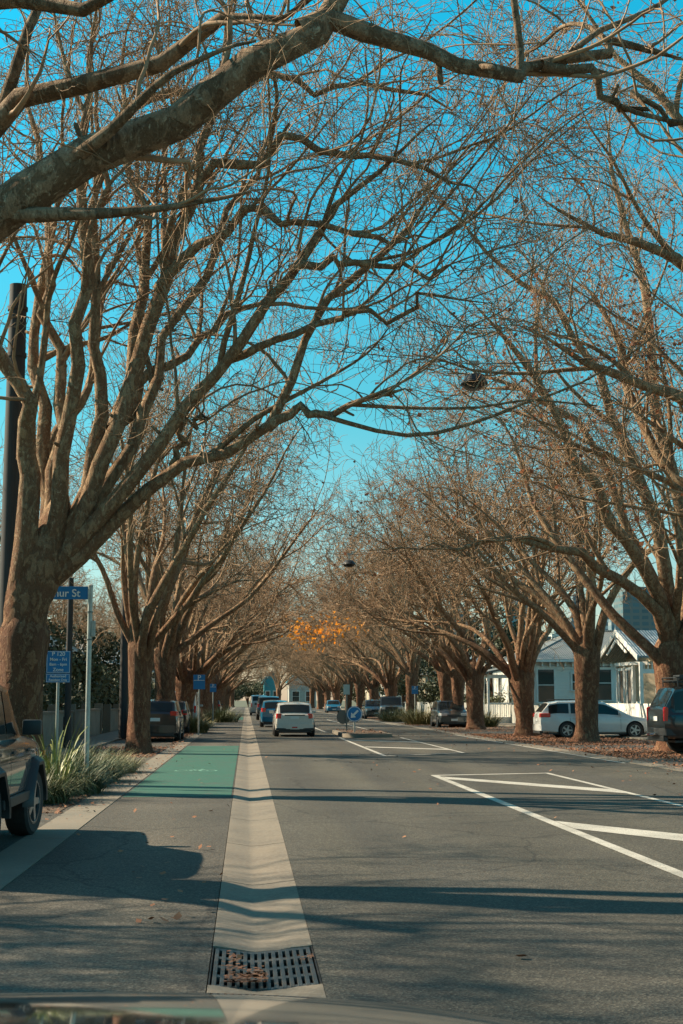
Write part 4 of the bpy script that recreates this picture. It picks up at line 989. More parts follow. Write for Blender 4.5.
    if sp.get('grille'):
        z0_, z1_, wf = sp['grille']; wv = sect(L/2)[0]; MB().box(-wv*wf, wv*wf, L/2-.01, L/2+.018, z0_, z1_, bev=.008).build('grille', M['darktrim'], root)
    if sp.get('rails'):
        g = MB()
        for s in (-1, 1):
            x = W/2*tb*.88
            g.cyl((s*x, sp['rails'][0], H+.045), (s*x, sp['rails'][1], H+.045), .018, .018, 8)
            for yy in (sp['rails'][0]+.05, (sp['rails'][0]+sp['rails'][1])/2, sp['rails'][1]-.05): g.cyl((s*x, yy, H-.03), (s*x, yy, H+.045), .015, .015, 6)
        g.build('roof_rail', M['darktrim'], root)
    return root
mini = dict(L=3.85, W=1.72, H=1.40, belt=[(-1.925, .84), (-1.5, .92), (.9, .90), (1.5, .86), (1.925, .68)], house=[(-1.925, .86), (-1.80, 1.0), (-1.45, 1.34), (-1.2, 1.38), (-.2, 1.40), (.5, 1.36), (1.05, .93)],
  axles=(1.22, -1.27), wr=.31, side=[(-1.35, -.35), (-.28, .62)], front_glass=(.56, 1.0), rear_glass=(-1.83, -1.5), doors=[-.33, .75], mirror=.72, tail=(.74, .985, .72, .95, .12), head=(.55, .95, .62, .8, .2), bump=(.30, .54), plate_r=.78, plate_f=.42, zb=.2, tumble=.80)
hatch = dict(L=4.1, W=1.72, H=1.48, belt=[(-2.05, .90), (-1.5, .95), (.9, .93), (1.5, .88), (2.05, .66)], house=[(-2.05, .92), (-1.95, 1.05), (-1.65, 1.40), (-1.2, 1.46), (-.1, 1.48), (.4, 1.43), (1.25, .93)],
  axles=(1.3, -1.28), wr=.31, side=[(-1.5, -1.0), (-.93, -.1), (-.03, .72)], front_glass=(.48, 1.18), rear_glass=(-1.97, -1.68), doors=[-.95, -.08, .85], mirror=.8, tail=(.72, .99, .82, 1.06, .18), head=(.5, .97, .62, .78, .35), bump=(.30, .56), plate_r=.74, plate_f=.42, grille=(.55, .66, .42), zb=.2)
suv = dict(L=4.4, W=1.80, H=1.52, belt=[(-2.2, .95), (-1.5, .98), (.9, .96), (1.6, .90), (2.2, .68)], house=[(-2.2, .97), (-2.12, 1.1), (-1.86, 1.44), (-1.3, 1.50), (-.1, 1.52), (.45, 1.47), (1.3, .96)],
  axles=(1.35, -1.35), wr=.34, side=[(-1.7, -1.15), (-1.08, -.15), (-.08, .78)], front_glass=(.52, 1.22), rear_glass=(-2.13, -1.9), doors=[-1.1, -.1, .9], mirror=.85, tail=(.70, 1.0, .92, 1.10, .25), head=(.5, .97, .66, .84, .3), bump=(.32, .60), plate_r=.80, plate_f=.46, grille=(.6, .76, .46), zb=.22)
wagon = dict(L=4.68, W=1.75, H=1.47, belt=[(-2.34, .88), (-1.7, .93), (.7, .88), (1.5, .82), (2.1, .70), (2.34, .58)], house=[(-2.34, .90), (-2.26, 1.05), (-1.98, 1.38), (-1.6, 1.44), (-.3, 1.47), (.25, 1.40), (1.3, .88)],
  axles=(1.42, -1.3), wr=.315, side=[(-2.02, -1.22), (-1.14, -.28), (-.2, .78)], front_glass=(.32, 1.22), rear_glass=(-2.28, -2.0), doors=[-1.18, -.24, .85], mirror=.85, tail=(.66, 1.0, .80, .98, .38), head=(.5, .97, .56, .72, .4), bump=(.28, .54), plate_r=.72, plate_f=.42, rails=(-1.8, .1), zb=.2, handle='p_white')
fourwd = dict(L=4.7, W=1.86, H=1.78, belt=[(-2.35, 1.08), (.8, 1.08), (1.9, 1.04), (2.35, .92)], house=[(-2.35, 1.10), (-2.28, 1.25), (-2.02, 1.70), (-1.6, 1.77), (-.3, 1.78), (.35, 1.74), (1.0, 1.08)],
  axles=(1.42, -1.42), wr=.38, side=[(-2.05, -1.35), (-1.2, -.35), (-.25, .62)], front_glass=(.42, .95), rear_glass=(-2.29, -2.06), doors=[-1.27, -.3, .75], mirror=.7, mirror_h=.18, tail=(.84, 1.0, .84, 1.22, .10), head=(.55, .93, .78, .98, .1), bump=(.48, .68), plate_r=.92, plate_f=.56, grille=(.78, .98, .5), zb=.36, tumble=.84, plan=.08)
jeep = dict(L=4.25, W=1.78, H=1.70, belt=[(-2.12, 1.10), (.5, 1.10), (1.0, 1.08), (2.02, 1.02), (2.12, .98)], house=[(-2.12, 1.12), (-2.06, 1.3), (-1.95, 1.64), (-1.6, 1.69), (-.4, 1.70), (.08, 1.66), (.72, 1.10)],
  axles=(1.32, -1.28), wr=.37, side=[(-1.9, -1.25), (-1.12, -.4), (-.3, .42)], front_glass=(.14, .66), rear_glass=(-2.08, -1.96), doors=[-1.2, -.35, .62], mirror=.52, mirror_h=.16, mirror_w=.2, mirror_mat='darktrim', tail=(.84, 1.0, .78, 1.08, .1), head=(.55, .88, .74, .92, .05), bump=(.46, .66), plate_r=.85, plate_f=.55, grille=(.72, .94, .5), zb=.42, tumble=.83, plan=.05, sharp=28, steer=R(-7))
van = dict(L=4.8, W=1.8, H=1.98, belt=[(-2.4, 1.15), (1.5, 1.12), (2.4, .9)], house=[(-2.4, 1.17), (-2.33, 1.5), (-2.2, 1.9), (-1.8, 1.97), (.9, 1.98), (1.3, 1.88), (2.1, 1.08)], axles=(1.5, -1.3), wr=.32, side=[(-2.0, -.9), (-.8, .3), (.4, 1.4)], front_glass=(1.36, 2.02), rear_glass=(-2.35, -2.22), doors=[-.85, .35], mirror=1.6, tail=(.84, 1.0, .8, 1.2, .06), head=(.55, .93, .7, .86, .2), bump=(.32, .58), plate_r=.72, plate_f=.45, zb=.24, tumble=.86)
# near dark four-wheel drive, parked at the left edge
jY = G(30, 835).y; jx = -2.36-.89
cj = car('parked_car', 'dark green boxy four-wheel drive parked at the left edge, front wheel in view', 'car', (jx, jY-1.32, 0), 0, jeep, 'p_jeep', 'cars parked on the left', bumper='darktrim')
for s in (-1, 1):
    for yy in (1.32, -1.28):
        b = MB(); n = 18
        prof = [(-.03, .40), (-.045, .47), (.0, .50)]
        rings = []
        for i in range(n+1):
            # boxy flare: trapezoid outline round the wheel
            a = math.pi*i/n; cx_, cz_ = math.cos(a), math.sin(a)
            k = 1/max(abs(cx_)*.92, abs(cz_)*1.0, (abs(cx_)+abs(cz_))*.74)
            for_ = []
            for (ox, rr) in ((.0, .455), (.075, .46), (.085, .50), (.02, .56), (-.03, .57)):
                for_.append(b.bm.verts.new((s*(.875+ox), yy+cx_*rr*k, .37+cz_*rr*k*.93-.02)))
            rings.append(for_)
        for p, q in zip(rings[:-1], rings[1:]):
            for i in range(4): b.bm.faces.new((p[i], p[i+1], q[i+1], q[i]))
        b.build('arch_flare', M['darktrim'], cj, 40)
    MB().box(s*.875 if s > 0 else -.915, .915 if s > 0 else s*.875, -.86, .86, .43, .53, bev=.012).build('sill_trim', M['darktrim'], cj)
MB().box(-.93, -.885, 1.85, 1.95, .80, .86, bev=.004).box(.885, .905, 1.9, 1.98, .86, .92, bev=.004).build('indicator', M['amber'], cj)
car('parked_car', 'black hatchback seen from behind, parked beyond the second left trunk', 'car', (-3.27, G(176, 742).y+2.2, 0), 0, suv, 'p_black', 'cars parked on the left')
car('parked_car', 'pale blue-silver car parked behind the third and fourth left trunks', 'car', (-3.45, 80, 0), 0, van, 'p_silver', 'cars parked on the left')
car('parked_car', 'far dark car parked at the end of the left row', 'car', (-3.4, 150, 0), 0, hatch, 'p_grey', 'cars parked on the left')
cm = car('moving_car', 'cream white three-door hatchback driving away in the near lane', 'car', (P(295, 700, 59).x, 59.2+1.92, 0), 0, mini, 'p_cream', 'cars driving away')
MB().box(-.42, .42, -1.945, -1.925, .86, .90, bev=.004).build('tailgate_trim', M['darktrim'], cm)
MB().box(-.78, .78, -1.985, -1.9, .26, .36, bev=.02).build('rear_skirt', M['darktrim'], cm)
MB().box(-.11, .11, -2.008, -1.98, .36, .41, bev=.008).build('fog_light', M['red'], cm)
MB().cyl((0, -1.15, 1.40), (0, -1.3, 1.56), .008, .005, 6).build('aerial', M['darktrim'], cm)
car('moving_car', 'blue hatchback driving ahead of the cream white car', 'car', (P(275.5, 700, 80).x, 82, 0), 0, hatch, 'p_blue', 'cars driving away')
car('moving_car', 'dark four-wheel drive ahead of the blue hatchback', 'car', (P(269, 700, 108).x, 110.5, 0), 0, fourwd, 'p_grey', 'cars driving away')
car('moving_car', 'tall pale van leading the line of cars', 'van', (P(259, 700, 142).x, 144, 0), 0, van, 'p_silver', 'cars driving away')
car('parked_car', 'white station wagon parked side-on behind the tree on the right', 'car', (P(591, 700, 57.5).x, 57.0, 0), R(-90), wagon, 'p_white', 'cars parked on the right')
c4 = car('parked_car', 'black four-wheel drive with a roof rack cut by the right edge', 'car', (P(664, 700, 38.9).x+2.35, 39.8, 0), R(-89), fourwd, 'p_black', 'cars parked on the right', bumper='darktrim')
c4.scale = (1, 1, 1.07)
b = MB()
for x in (-.62, -.2, .2, .62): b.box(x-.02, x+.02, -1.9, .1, 1.86, 1.89)
for yy in (-1.9, -1.2, -.5, .1): b.box(-.68, .68, yy-.02, yy+.02, 1.892, 1.92)
for s in (-1, 1):
    b.cyl((s*.68, -1.92, 1.98), (s*.68, .12, 1.98), .016, .016, 8)
    for yy in (-1.9, -.9, .1): b.cyl((s*.68, yy, 1.74), (s*.68, yy, 1.98), .016, .016, 6)
b.cyl((-.68, -1.92, 1.98), (.68, -1.92, 1.98), .016, .016, 8)
b.build('roof_rack', M['darktrim'], c4)
MB().box(-.38, .2, -1.7, -.9, 1.922, 2.06, bev=.03).build('roof_box', M['darktrim'], c4)
b = MB(); b.box(-.35, .35, -2.52, -2.36, .50, .56, bev=.01); b.cyl((0, -2.4, .5), (0, -2.62, .5), .03, .03, 8); b.build('tow_bar', M['chrome'], c4)
car('parked_car', 'dark hatchback facing the camera on the right verge between two trunks', 'car', (P(450, 700, 80).x, 80.5, 0), R(180), hatch, 'p_grey', 'cars parked on the right')
car('parked_car', 'left one of two dark cars facing the camera on the right, beyond the island', 'car', (P(375, 700, 114).x, 115, 0), R(180), suv, 'p_grey', 'cars parked on the right')
car('parked_car', 'right one of two dark cars facing the camera, left of the green clump', 'car', (P(394, 700, 108).x, 110.5, 0), R(176), fourwd, 'p_grey', 'cars parked on the right')
car('parked_car', 'small far blue-black car on the right before the end of the road', 'car', (P(333, 700, 168).x, 168, 0), R(180), hatch, 'p_blue', 'cars parked on the right')
car('parked_car', 'second black car past the hatchback on the left, mostly hidden by trunks', 'car', (-3.4, 66.5, 0), 0, hatch, 'p_black', 'cars parked on the left')

# ------------------------------------------------------------------ own car: bonnet, wings and front wheels
oc_ = empty('camera_car', (-.4, 1.2, 0), 'silver-grey car bonnet along the bottom edge, reflecting the street', 'car')
def bz(y): # y world
    y = max(y, .9); u = y-1.65
    z_ = 1.05+(.134*(.65-u) if True else 0)+.066*(.65**2-u**2)
    return z_
b = MB(); xs_ = np.linspace(-.92, .92, 41); ys_ = np.r_[np.linspace(.75, 2.35, 25), np.linspace(2.42, 3.05, 12)]
rows = []
for yv in ys_:
    row = []
    for x in xs_:
        z_ = bz(yv)-.10*abs(x)**3.1
        if yv > 2.35: z_ -= .9*(yv-2.35)**2.2
        if abs(x) > .84: z_ -= (abs(x)-.84)**1.5*6
        row.append(b.bm.verts.new((x*(1-.10*max(0, yv-2.4)**1.5), yv-1.2, z_)))
    rows.append(row)
for a, c in zip(rows[:-1], rows[1:]):
    for i in range(len(xs_)-1): b.bm.faces.new((a[i], a[i+1], c[i+1], c[i]))
o = b.build('bonnet', M['p_bonnet'], oc_, 180)
for s in (-1, 1):
    b = MB(); b.prism([(s*.90, -.4, .35), (s*.90, -.4, .93), (s*.90, 1.15, .80), (s*.86, 1.7, .62), (s*.84, 1.75, .3), (s*.9, 1.35, .3), (s*.9, 1.28, .55), (s*.9, 1.0, .70), (s*.9, .72, .55), (s*.9, .65, .3)], (-s*.03, 0, 0))
    b.build('wing', M['p_bonnet'], oc_, 30)
    wheel(oc_, s*.78, 1.0, .32, .2, s)
    MB().box(s*.62-.16, s*.62+.16, 1.66, 1.78, .56, .68, bev=.03).build('headlight', M['lens'], oc_, 40)
MB().box(-.84, .84, 1.68, 1.86, .28, .52, bev=.05).build('front_bumper', M['p_bonnet'], oc_, 40)
MB().box(-.42, .42, 1.70, 1.80, .54, .66, bev=.02).build('grille', M['darktrim'], oc_)

# ------------------------------------------------------------------ houses
def siding(name, c, sc_=6.0):
    m = mat(name, c, .6, noise=(1.0, tuple(x*.9 for x in c), .4, .7)); nt = m.node_tree; b = nt.nodes['Principled BSDF']
    tc = nt.nodes.new('ShaderNodeTexCoord'); wv = nt.nodes.new('ShaderNodeTexWave'); wv.wave_type = 'BANDS'; wv.bands_direction = 'Z'; wv.wave_profile = 'SAW'; wv.inputs['Scale'].default_value = sc_/3.14*1.0
    nt.links.new(tc.outputs['Object'], wv.inputs['Vector']); bp = nt.nodes.new('ShaderNodeBump'); bp.inputs['Strength'].default_value = .8; bp.inputs['Distance'].default_value = .03
    nt.links.new(wv.outputs['Fac'], bp.inputs['Height']); nt.links.new(bp.outputs['Normal'], b.inputs['Normal']); return m
M['wb_white'] = siding('white_weatherboard', (.78, .78, .72)); M['wb_cream'] = siding('cream_weatherboard', (.50, .41, .29))
M['trim'] = mat('white_trim', (.80, .79, .73), .55, noise=(2, (.6, .6, .56), .4, .7))
def roofm(n, c):
    m = mat(n, c, .5, .2, noise=(.8, tuple(x*.75 for x in c), .4, .7)); nt = m.node_tree; b = nt.nodes['Principled BSDF']
    tc = nt.nodes.new('ShaderNodeTexCoord'); wv = nt.nodes.new('ShaderNodeTexWave'); wv.wave_type = 'BANDS'; wv.bands_direction = 'X'; wv.inputs['Scale'].default_value = 2.2
    nt.links.new(tc.outputs['Object'], wv.inputs['Vector']); bp = nt.nodes.new('ShaderNodeBump'); bp.inputs['Strength'].default_value = 1; bp.inputs['Distance'].default_value = .05
    nt.links.new(wv.outputs['Fac'], bp.inputs['Height']); nt.links.new(bp.outputs['Normal'], b.inputs['Normal']); return m
M['roof_grey'] = roofm('grey_iron_roof', (.19, .19, .17)); M['roof_blue'] = roofm('blue_grey_iron_roof', (.26, .30, .31))
M['winglass'] = mat('window_glass', (.035, .045, .045), .05, spec=.9)
M['curtain'] = mat('curtain', (.18, .13, .09), .8, noise=(3, (.3, .24, .18), .4, .7))
def window(parent, c, wd, ht, axis, facing, mull=True):
    """c centre on wall plane; axis 'x': window lies in XZ plane facing -Y*; axis 'y': lies in YZ facing -X"""
    def bx(b, u0, u1, v0, v1, d0, d1):
        if axis == 'x': b.box(c[0]+u0, c[0]+u1, c[1]-d1, c[1]-d0, c[2]+v0, c[2]+v1)
        else: b.box(c[0]-d1, c[0]-d0, c[1]+u0, c[1]+u1, c[2]+v0, c[2]+v1)
    b = MB(); t = .11; h, v = wd/2, ht/2
    bx(b, -h-t, -h, -v, v, 0, .06); bx(b, h, h+t, -v, v, 0, .06); bx(b, -h-t-.03, h+t+.03, v, v+.14, 0, .08); bx(b, -h-t-.05, h+t+.05, -v-.08, -v, 0, .10)
    if mull: bx(b, -h, h, -.025, .025, .003, .045)
    f = b.build('window', M['trim'], parent)
    b = MB(); bx(b, -h, h, -v, v, .004, .02); b.build('pane', M['winglass'], f)
    return f
h1 = empty('villa', (23, 95, 0), 'white weatherboard villa with a grey hipped roof behind the white station wagon', 'house')
hx, hy = 23, 95
X0, X1, Y0, Y1, ez = 17.7-hx, 31-hx, 88-hy, 102-hy, 4.0
MB().box(X0, X1, Y0, Y1, -.1, ez).build('wall', M['wb_white'], h1)
b = MB(); e = .5; rz = 6.1
a = [(X0-e, Y0-e, ez), (X1+e, Y0-e, ez), (X1+e, Y1+e, ez), (X0-e, Y1+e, ez)]; r1, r2 = (X0+4.5, 0, rz), (X1-4.5, 0, rz)
for f in ((a[0], a[1], r2, r1), (a[1], a[2], r2), (a[2], a[3], r1, r2), (a[3], a[0], r1)): b.poly(f)
b.poly([(p[0], p[1], p[2]-.01) for p in a][::-1]); rf = b.build('roof', M['roof_grey'], h1)
bb = MB(); bb.cyl(r1, r2, .09, .09, 8)
for q, p in ((a[0], r1), (a[3], r1), (a[1], r2), (a[2], r2)): bb.cyl(q, p, .07, .07, 6)
bb.build('ridge_cap', M['roof_grey'], rf)
b = MB(); b.box(X0-e, X1+e, Y0-e-.06, Y0-e, ez-.16, ez-.01); b.box(X0-e-.06, X0-e, Y0-e, Y1+e, ez-.16, ez-.01); b.build('gutter', M['trim'], h1)
b = MB(); x = X0+.15
while x < X1: b.box(x-.05, x+.05, Y0-.32, Y0-.003, ez-.42, ez-.17, bev=.01); x += .48
b.box(X0, X1, Y0-.05, Y0-.004, ez-.62, ez-.46); b.build('eaves_bracket', M['trim'], h1)
for px, wd, ht, py in ((546, 1.0, 2.1, 685), (577.5, .65, 1.0, 682), (602, 1.15, 2.1, 683)):
    c = P(px, py, 88); window(h1, (c.x-hx, Y0, c.z), wd, ht, 'x', -1)
for yy in (-4, 0, 4): window(h1, (X0, yy, 2.1), 1.0, 2.0, 'y', -1)
# veranda on the street side
b = MB(); vx0, vx1 = X0-2.6, X0-.02; b.box(vx0, vx1, Y0+1, Y0+8, 0, .45); b.build('veranda_floor', M['trim'], h1)
b = MB(); b.prism([(vx0-.3, Y0+.6, 3.1), (vx1, Y0+.6, 3.7), (vx1, Y0+.6, 3.82), (vx0-.3, Y0+.6, 3.22)], (0, 7.8, 0)); b.build('veranda_roof', M['roof_grey'], h1)
for yy in (1.1, 3, 5, 7.8):
    b = MB()
    b.box(vx0, vx0+.14, Y0+yy, Y0+yy+.14, .45, 3.12, bev=.01)
    b.box(vx0-.03, vx0+.17, Y0+yy-.03, Y0+yy+.17, .45, .75); b.box(vx0-.03, vx0+.17, Y0+yy-.03, Y0+yy+.17, 2.7, 2.85)
    b.build('veranda_post', M['trim'], h1)
b = MB(); b.box(vx0+.03, vx0+.1, Y0+1.2, Y0+7.8, 2.86, 3.08); b.box(vx0, vx1, Y0+1.12, Y0+1.19, 2.86, 3.08); b.box(vx0, vx1, Y0+1.12, Y0+1.18, 1.25, 1.33)
x = vx0+.2
while x < vx1: b.box(x, x+.04, Y0+1.13, Y0+1.17, .46, 1.25); x += .14
b.build('balustrade', M['trim'], h1)
# second villa with street-facing gable
h2 = empty('villa', (25, 70.5, 0), 'cream villa with a white bargeboard gable and blue-grey roof, right edge', 'house')
hx, hy = 25, 70.5; gx0 = 19-hx; ya, yb = 67-hy, 74-hy; ez = 3.65; rz = P(625, 632, 70.5).z
MB().box(gx0+.9, 10, ya, yb, -.1, ez-.02).build('wall', M['wb_cream'], h2)
b = MB(); ov = .45; d = (rz-ez)/(yb-ya)*2
for s, yy in ((1, ya-ov), (-1, yb+ov)):
    z0_ = ez-ov*d
    b.prism([(gx0-.5, yy, z0_), (gx0-.5, 0, rz), (gx0-.5, 0, rz+.09), (gx0-.5, yy, z0_+.09)], (16, 0, 0))
b.build('roof', M['roof_blue'], h2)
b = MB(); b.prism([(gx0+.9, ya, ez-.019), (gx0+.9, yb, ez-.019), (gx0+.9, 0, rz-.02)], (.1, 0, 0)); b.build('gable_wall', mat('gable_shingle', (.30, .22, .15), .7, noise=(6, (.2, .14, .1), .4, .6)), h2)
b = MB()
for s, yy in ((1, ya-ov), (-1, yb+ov)):
    z0_ = ez-ov*d
    b.prism([(gx0-.56, yy, z0_-.14), (gx0-.56, 0, rz-.16), (gx0-.56, 0, rz+.12), (gx0-.56, yy, z0_+.12)], (.055, 0, 0))
    b.prism([(gx0-.52, yy*.45, rz-(d*abs(yy)*.45)-.5), (gx0-.52, yy*.5, rz-(d*abs(yy)*.5)-.38), (gx0-.52, yy*.03, rz-.34), (gx0-.52, 0, rz-.5)], (.04, 0, 0))
b.cyl((gx0-.53, 0, rz-.5), (gx0-.53, 0, rz+.45), .045, .02, 8)
b.build('bargeboard', M['trim'], h2)
b = MB()   # bay window front under the gable
bx0 = gx0-.05
b.prism([(gx0+.9, -2.4, 0), (bx0, -1.5, 0), (bx0, 1.5, 0), (gx0+.9, 2.4, 0)], (0, 0, 3.2)); b.build('bay', M['wb_cream'], h2)
b = MB(); b.prism([(gx0+.9, -2.6, 3.2), (bx0-.15, -1.6, 3.2), (bx0-.15, 1.6, 3.2), (gx0+.9, 2.6, 3.2)], (0, 0, .16))
for (x, yy) in ((bx0, -1.5), (bx0, 1.5), (bx0, 0), (gx0+.85, -2.42)): b.box(x-.09, x+.06, yy-.08, yy+.08, .1, 3.19)
b.build('bay_trim', M['trim'], h2)
for yy in (-.75, .75): window(h2, (bx0, yy, 2.0), .75, 1.9, 'y', -1, False)
b = MB()  # porch posts and valance along the camera side
for x in (gx0-.35, gx0+1.4, gx0+4): b.box(x-.08, x+.08, ya-.42, ya-.26, 0, 3.3)
b.box(gx0-.4, gx0+4.1, ya-.40, ya-.30, 2.75, 2.95)
for x in np.linspace(gx0-.2, gx0+3.9, 22): b.box(x-.02, x+.02, ya-.37, ya-.33, 2.955, 3.25)
b.build('porch_frame', M['trim'], h2)
window(h2, (gx0+2.2, ya, 2.0), .8, 1.8, 'x', -1); window(h2, (gx0+5.2, ya, 2.0), .8, 1.8, 'x', -1)
MB().box(2.0, 2.7, -.4, .5, rz-1, rz+1.1, bev=.02).build('chimney', mat('brick', (.28, .10, .06), .8, noise=(9, (.2, .08, .05), .4, .6)), h2)
# fences
def fence(x, y0, y1, h, label, m='trim', axis='y'):
    o = empty('picket_fence', (x, (y0+y1)/2, 0), label, 'fence'); b = MB(); y = y0
    while y < y1: b.box(-.01, .012, y-(y0+y1)/2, y-(y0+y1)/2+.11, .08, h); y += .13
    b.build('pickets', M[m], o); b = MB()
    for z_ in (.35, h-.3): b.box(.014, .07, -(y1-y0)/2, (y1-y0)/2, z_, z_+.08)
    b.build('rail', M[m], o); b = MB(); y = y0
    while y <= y1+.1: b.box(.02, .13, y-(y0+y1)/2-.055, y-(y0+y1)/2+.055, -.05, h+.08); y += 3
    b.build('post', M[m], o)
M['palewood'] = mat('pale_paint_wood', (.40, .40, .36), .7, noise=(3, (.3, .3, .27), .4, .7))
fence(16.55, 54, 78, 1.35, 'white picket fence between the parked wagon and the villas'); fence(16.55, 80, 100, 1.2, 'pale low fence in front of the villa porch', 'palewood')
fence(16.55, 104, 150, 1.3, 'far pale fence along the right footpath', 'palewood')
M['wall'] = mat('pale_wall', (.22, .21, .17), .9, noise=(1.5, (.14, .135, .11), .4, .7), bump=(20, .3))
def lowwall(x, y0, y1, h, label, m='wall'):
    o = empty('boundary_wall', (x, (y0+y1)/2, 0), label, 'wall'); hl = (y1-y0)/2
    MB().box(-.1, .1, -hl, hl, -.1, h).build('wall', M[m], o); MB().box(-.14, .14, -hl, hl, h+.002, h+.08, bev=.01).build('coping', M['concrete_old'], o)
    b = MB(); y = -hl
    while y <= hl: b.box(-.17, .17, y-.17, y+.17, -.1, h+.3, bev=.01); y += 5
    b.build('pier', M['concrete_old'], o)
lowwall(-6.5, 34, 64, 1.05, 'low pale boundary wall seen between the two nearest left trunks'); lowwall(-6.5, 68, 140, 1.0, 'far low boundary wall along the left footpath')
o = empty('timber_fence', (-6.45, 24, 0), 'weathered paling fence half hidden behind the big trunk', 'fence'); b = MB()
for i in range(120): b.box(-.012, .012, -9+i*.15, -9+i*.15+.135, 0, 1.55+rnd.uniform(-.02, .02))
b.build('palings', mat('weathered_wood', (.13, .11, .085), .85, noise=(4, (.08, .07, .055), .4, .7), stretch=(4, 4, .6)), o)
b = MB()
for i in range(7): b.box(.014, .1, -9+i*3-.05, -9+i*3+.05, 0, 1.5)
b.build('post', M['palewood'], o)

# other houses along both sides (simple gabled villas further off)
def villa(x, y, wx, wy, ez, rz, label, wm, rm, roty=0):
    o = empty('house', (x, y, 0), label, 'house', None, roty)
    MB().box(-wx/2, wx/2, -wy/2, wy/2, -.1, ez).build('wall', M[wm], o)
    b = MB(); e = .4
    a = [(-wx/2-e, -wy/2-e, ez), (wx/2+e, -wy/2-e, ez), (wx/2+e, wy/2+e, ez), (-wx/2-e, wy/2+e, ez)]; g0_, g1_ = (-wx*.2, 0, rz), (wx*.2, 0, rz)
    for f in ((a[0], a[1], g1_, g0_), (a[1], a[2], g1_), (a[2], a[3], g0_, g1_), (a[3], a[0], g0_), a[::-1]): b.poly(f)
    rf = b.build('roof', M[rm], o); MB().box(wx*.1, wx*.1+.7, -.4, .4, rz-1.2, rz+.8).build('chimney', M['concrete_old'], rf)
    for i in range(3): window(o, (-wx/2+wx*(i+.5)/3, -wy/2, 2), .9, 1.6, 'x', -1)
    for i in range(3): window(o, (-wx/2, -wy/2+wy*(i+.5)/3, 2), .9, 1.6, 'y', -1)
    for i in range(3):
        f = window(o, (-wx/2, -wy/2+wy*(i+.5)/3, 2), .9, 1.6, 'y', -1); f.rotation_euler = (0, 0, math.pi)
    return o
villa(-14.5, 72, 11, 13, 3.9, 6.4, 'white house hidden behind the left hedge', 'wb_white', 'roof_grey'); villa(-14.5, 104, 11, 13, 3.9, 6.4, 'cream house behind the left row, farther down', 'wb_cream', 'roof_grey')
villa(-14.5, 142, 11, 14, 3.9, 6.4, 'far white house on the left', 'wb_white', 'roof_blue'); villa(23.5, 122, 11, 13, 4, 6.6, 'white house beyond the porch on the right', 'wb_white', 'roof_blue')
villa(23.5, 150, 11, 13, 4, 6.6, 'cream house farther along on the right', 'wb_cream', 'roof_grey'); villa(23.5, 184, 11, 15, 4, 7, 'far white house on the right', 'wb_white', 'roof_grey')
villa(24, 220, 11, 15, 4, 7, 'farthest house on the right before the corner', 'wb_cream', 'roof_blue')
# pale gabled building closing the street, teal glazed block next to it
def gabled(px0, px1, pyt, pye, Y, label, wallm, roofm_, glass=False):
    x0, x1 = P(px0, 700, Y).x, P(px1, 700, Y).x; ez = P(300, pye, Y).z; rz = P(300, pyt, Y).z; c = (x0+x1)/2; hw = (x1-x0)/2
    o = empty('building', (c, Y+6, 0), label, 'building')
    b = MB().prism([(-hw, -6, -.1), (hw, -6, -.1), (hw, -6, ez), (0, -6, rz), (-hw, -6, ez)], (0, 12, 0)); b.build('wall', M[wallm], o)
    b = MB()
    for s in (-1, 1): b.prism([(s*(hw+.5), -6.5, ez-.25), (0, -6.5, rz+.05), (0, -6.5, rz+.35), (s*(hw+.5), -6.5, ez+.05)], (0, 13, 0))
    b.build('roof', M[roofm_], o)
    n = max(2, int(hw)); 
    for i in range(n):
        xx = -hw+2*hw*(i+.5)/n; window(o, (xx, -6, ez*.42), 2*hw/n*.5, ez*.4, 'x', -1)
    return o
M['teal'] = mat('teal_cladding', (.03, .20, .24), .35, noise=(.5, (.05, .28, .32), .4, .7))
gabled(289, 316, 668, 682, 318, 'pale gabled building at the far end of the road', 'palewood', 'teal'); gabled(264, 279, 672, 682, 330, 'teal glazed building at the far end, left of the pale one', 'teal', 'teal')

# palm
pm = empty('palm_tree', (P(503, 700, 118).x, 118, 0), 'small palm between the porch and the plane trunks', 'tree')
b = MB(); hz = P(503, 658, 118).z
b.cyl((0, 0, -.05), (.1, 0, hz), .16, .13, 10); b.build('trunk', M['bark'], pm, 40)
ob = blades(np.random.default_rng(8), 160, .12, 2.6, .035, M['hedge'], pm, 'crown', 1.6, 7); ob.location = (.1, 0, hz-.05)

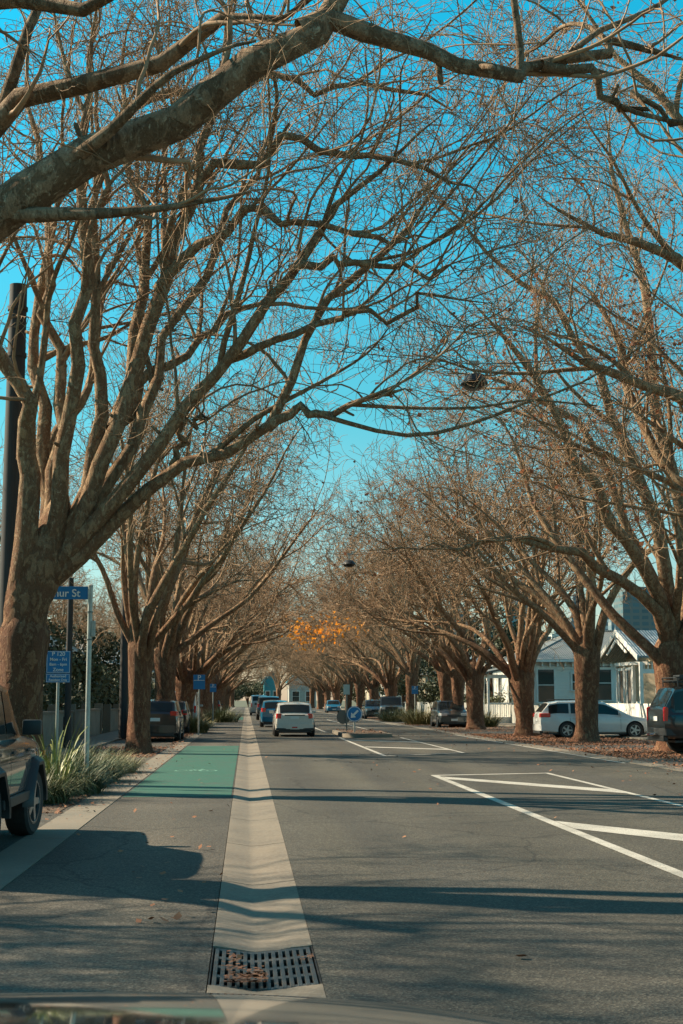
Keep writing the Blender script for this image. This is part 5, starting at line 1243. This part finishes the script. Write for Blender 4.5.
# ------------------------------------------------------------------ city towers far behind the houses
def tower_mat(n, wall, glass, sx, sz, rough=.3):
    m = bpy.data.materials.new(n); m.use_nodes = True; nt = m.node_tree; b = nt.nodes['Principled BSDF']; N = nt.nodes.new; K = nt.links.new
    tc = N('ShaderNodeTexCoord'); br = N('ShaderNodeTexBrick'); br.offset = 0; br.inputs['Scale'].default_value = 1
    sep = N('ShaderNodeSeparateXYZ'); K(tc.outputs['Object'], sep.inputs[0]); ad = N('ShaderNodeMath'); ad.operation = 'ADD'; K(sep.outputs['X'], ad.inputs[0]); K(sep.outputs['Y'], ad.inputs[1])
    cb_ = N('ShaderNodeCombineXYZ'); K(ad.outputs[0], cb_.inputs[0]); K(sep.outputs['Z'], cb_.inputs[1]); K(cb_.outputs[0], br.inputs['Vector'])
    br.inputs['Brick Width'].default_value = sx; br.inputs['Row Height'].default_value = sz; br.inputs['Mortar Size'].default_value = min(sx, sz)*.22; br.inputs['Mortar Smooth'].default_value = 0
    br.inputs['Color1'].default_value = (*glass, 1); br.inputs['Color2'].default_value = (*[g*1.6 for g in glass], 1); br.inputs['Mortar'].default_value = (*wall, 1)
    K(br.outputs['Color'], b.inputs['Base Color']); b.inputs['Roughness'].default_value = rough; return m
tm = [tower_mat('tower_facade_grey', (.22, .25, .26), (.05, .10, .13), 3.2, 3.6), tower_mat('tower_facade_pale', (.50, .52, .50), (.08, .12, .14), 4, 3.4), tower_mat('tower_facade_teal', (.16, .30, .34), (.03, .16, .20), 3, 3.8), tower_mat('tower_facade_dark', (.12, .14, .14), (.04, .09, .11), 5, 3.4)]
def tower(px0, px1, py, Y, k, label, steps=()):
    x0, x1 = P(px0, 690, Y).x, P(px1, 690, Y).x; h = P((px0+px1)/2, py, Y).z; c = (x0+x1)/2; hw = (x1-x0)/2
    o = empty('tower_block', (c, Y+hw, 0), label, 'tower', 'city towers behind the houses')
    MB().box(-hw, hw, -hw, hw, -1, h).build('tower_shaft', tm[k], o)
    z_ = h
    for (f, dh) in steps:
        MB().box(-hw*f, hw*f, -hw*f, hw*f, z_+.01, z_+dh).build('tower_top', tm[k], o); z_ += dh
    b = MB(); b.box(-hw*.5, hw*.3, -hw*.4, hw*.4, z_+.02, z_+2.5) if not steps else b.cyl((0, 0, z_), (0, 0, z_+9), .4, .2, 6)
    b.build('roof_plant', tm[3], o)
tower(625, 661, 592, 760, 3, 'dark grey tower right of the villa gable', ((.8, 3),))
tower(604, 621, 614, 700, 1, 'pale slab block left of the dark grey tower')
tower(613, 626, 619, 640, 0, 'low grey block between the pale slab and the dark tower')
tower(571, 591, 622, 800, 0, 'stepped tower behind the black power pole on the right', ((.75, 8), (.5, 8)))
tower(553, 574, 634, 650, 1, 'white block with rows of windows above the villa roof')
tower(541, 560, 642, 600, 2, 'low teal block left of the white block')
tower(508, 534, 588, 780, 2, 'tall teal glass tower behind the third right trunk')
tower(490, 506, 628, 700, 1, 'pale tower left of the tall teal glass tower')
tower(452, 478, 618, 820, 0, 'grey tower seen between the right-hand trunks')
tower(668, 700, 640, 620, 2, 'low teal block at the right edge')
tower(413, 436, 655, 600, 3, 'low dark block far behind the right row')
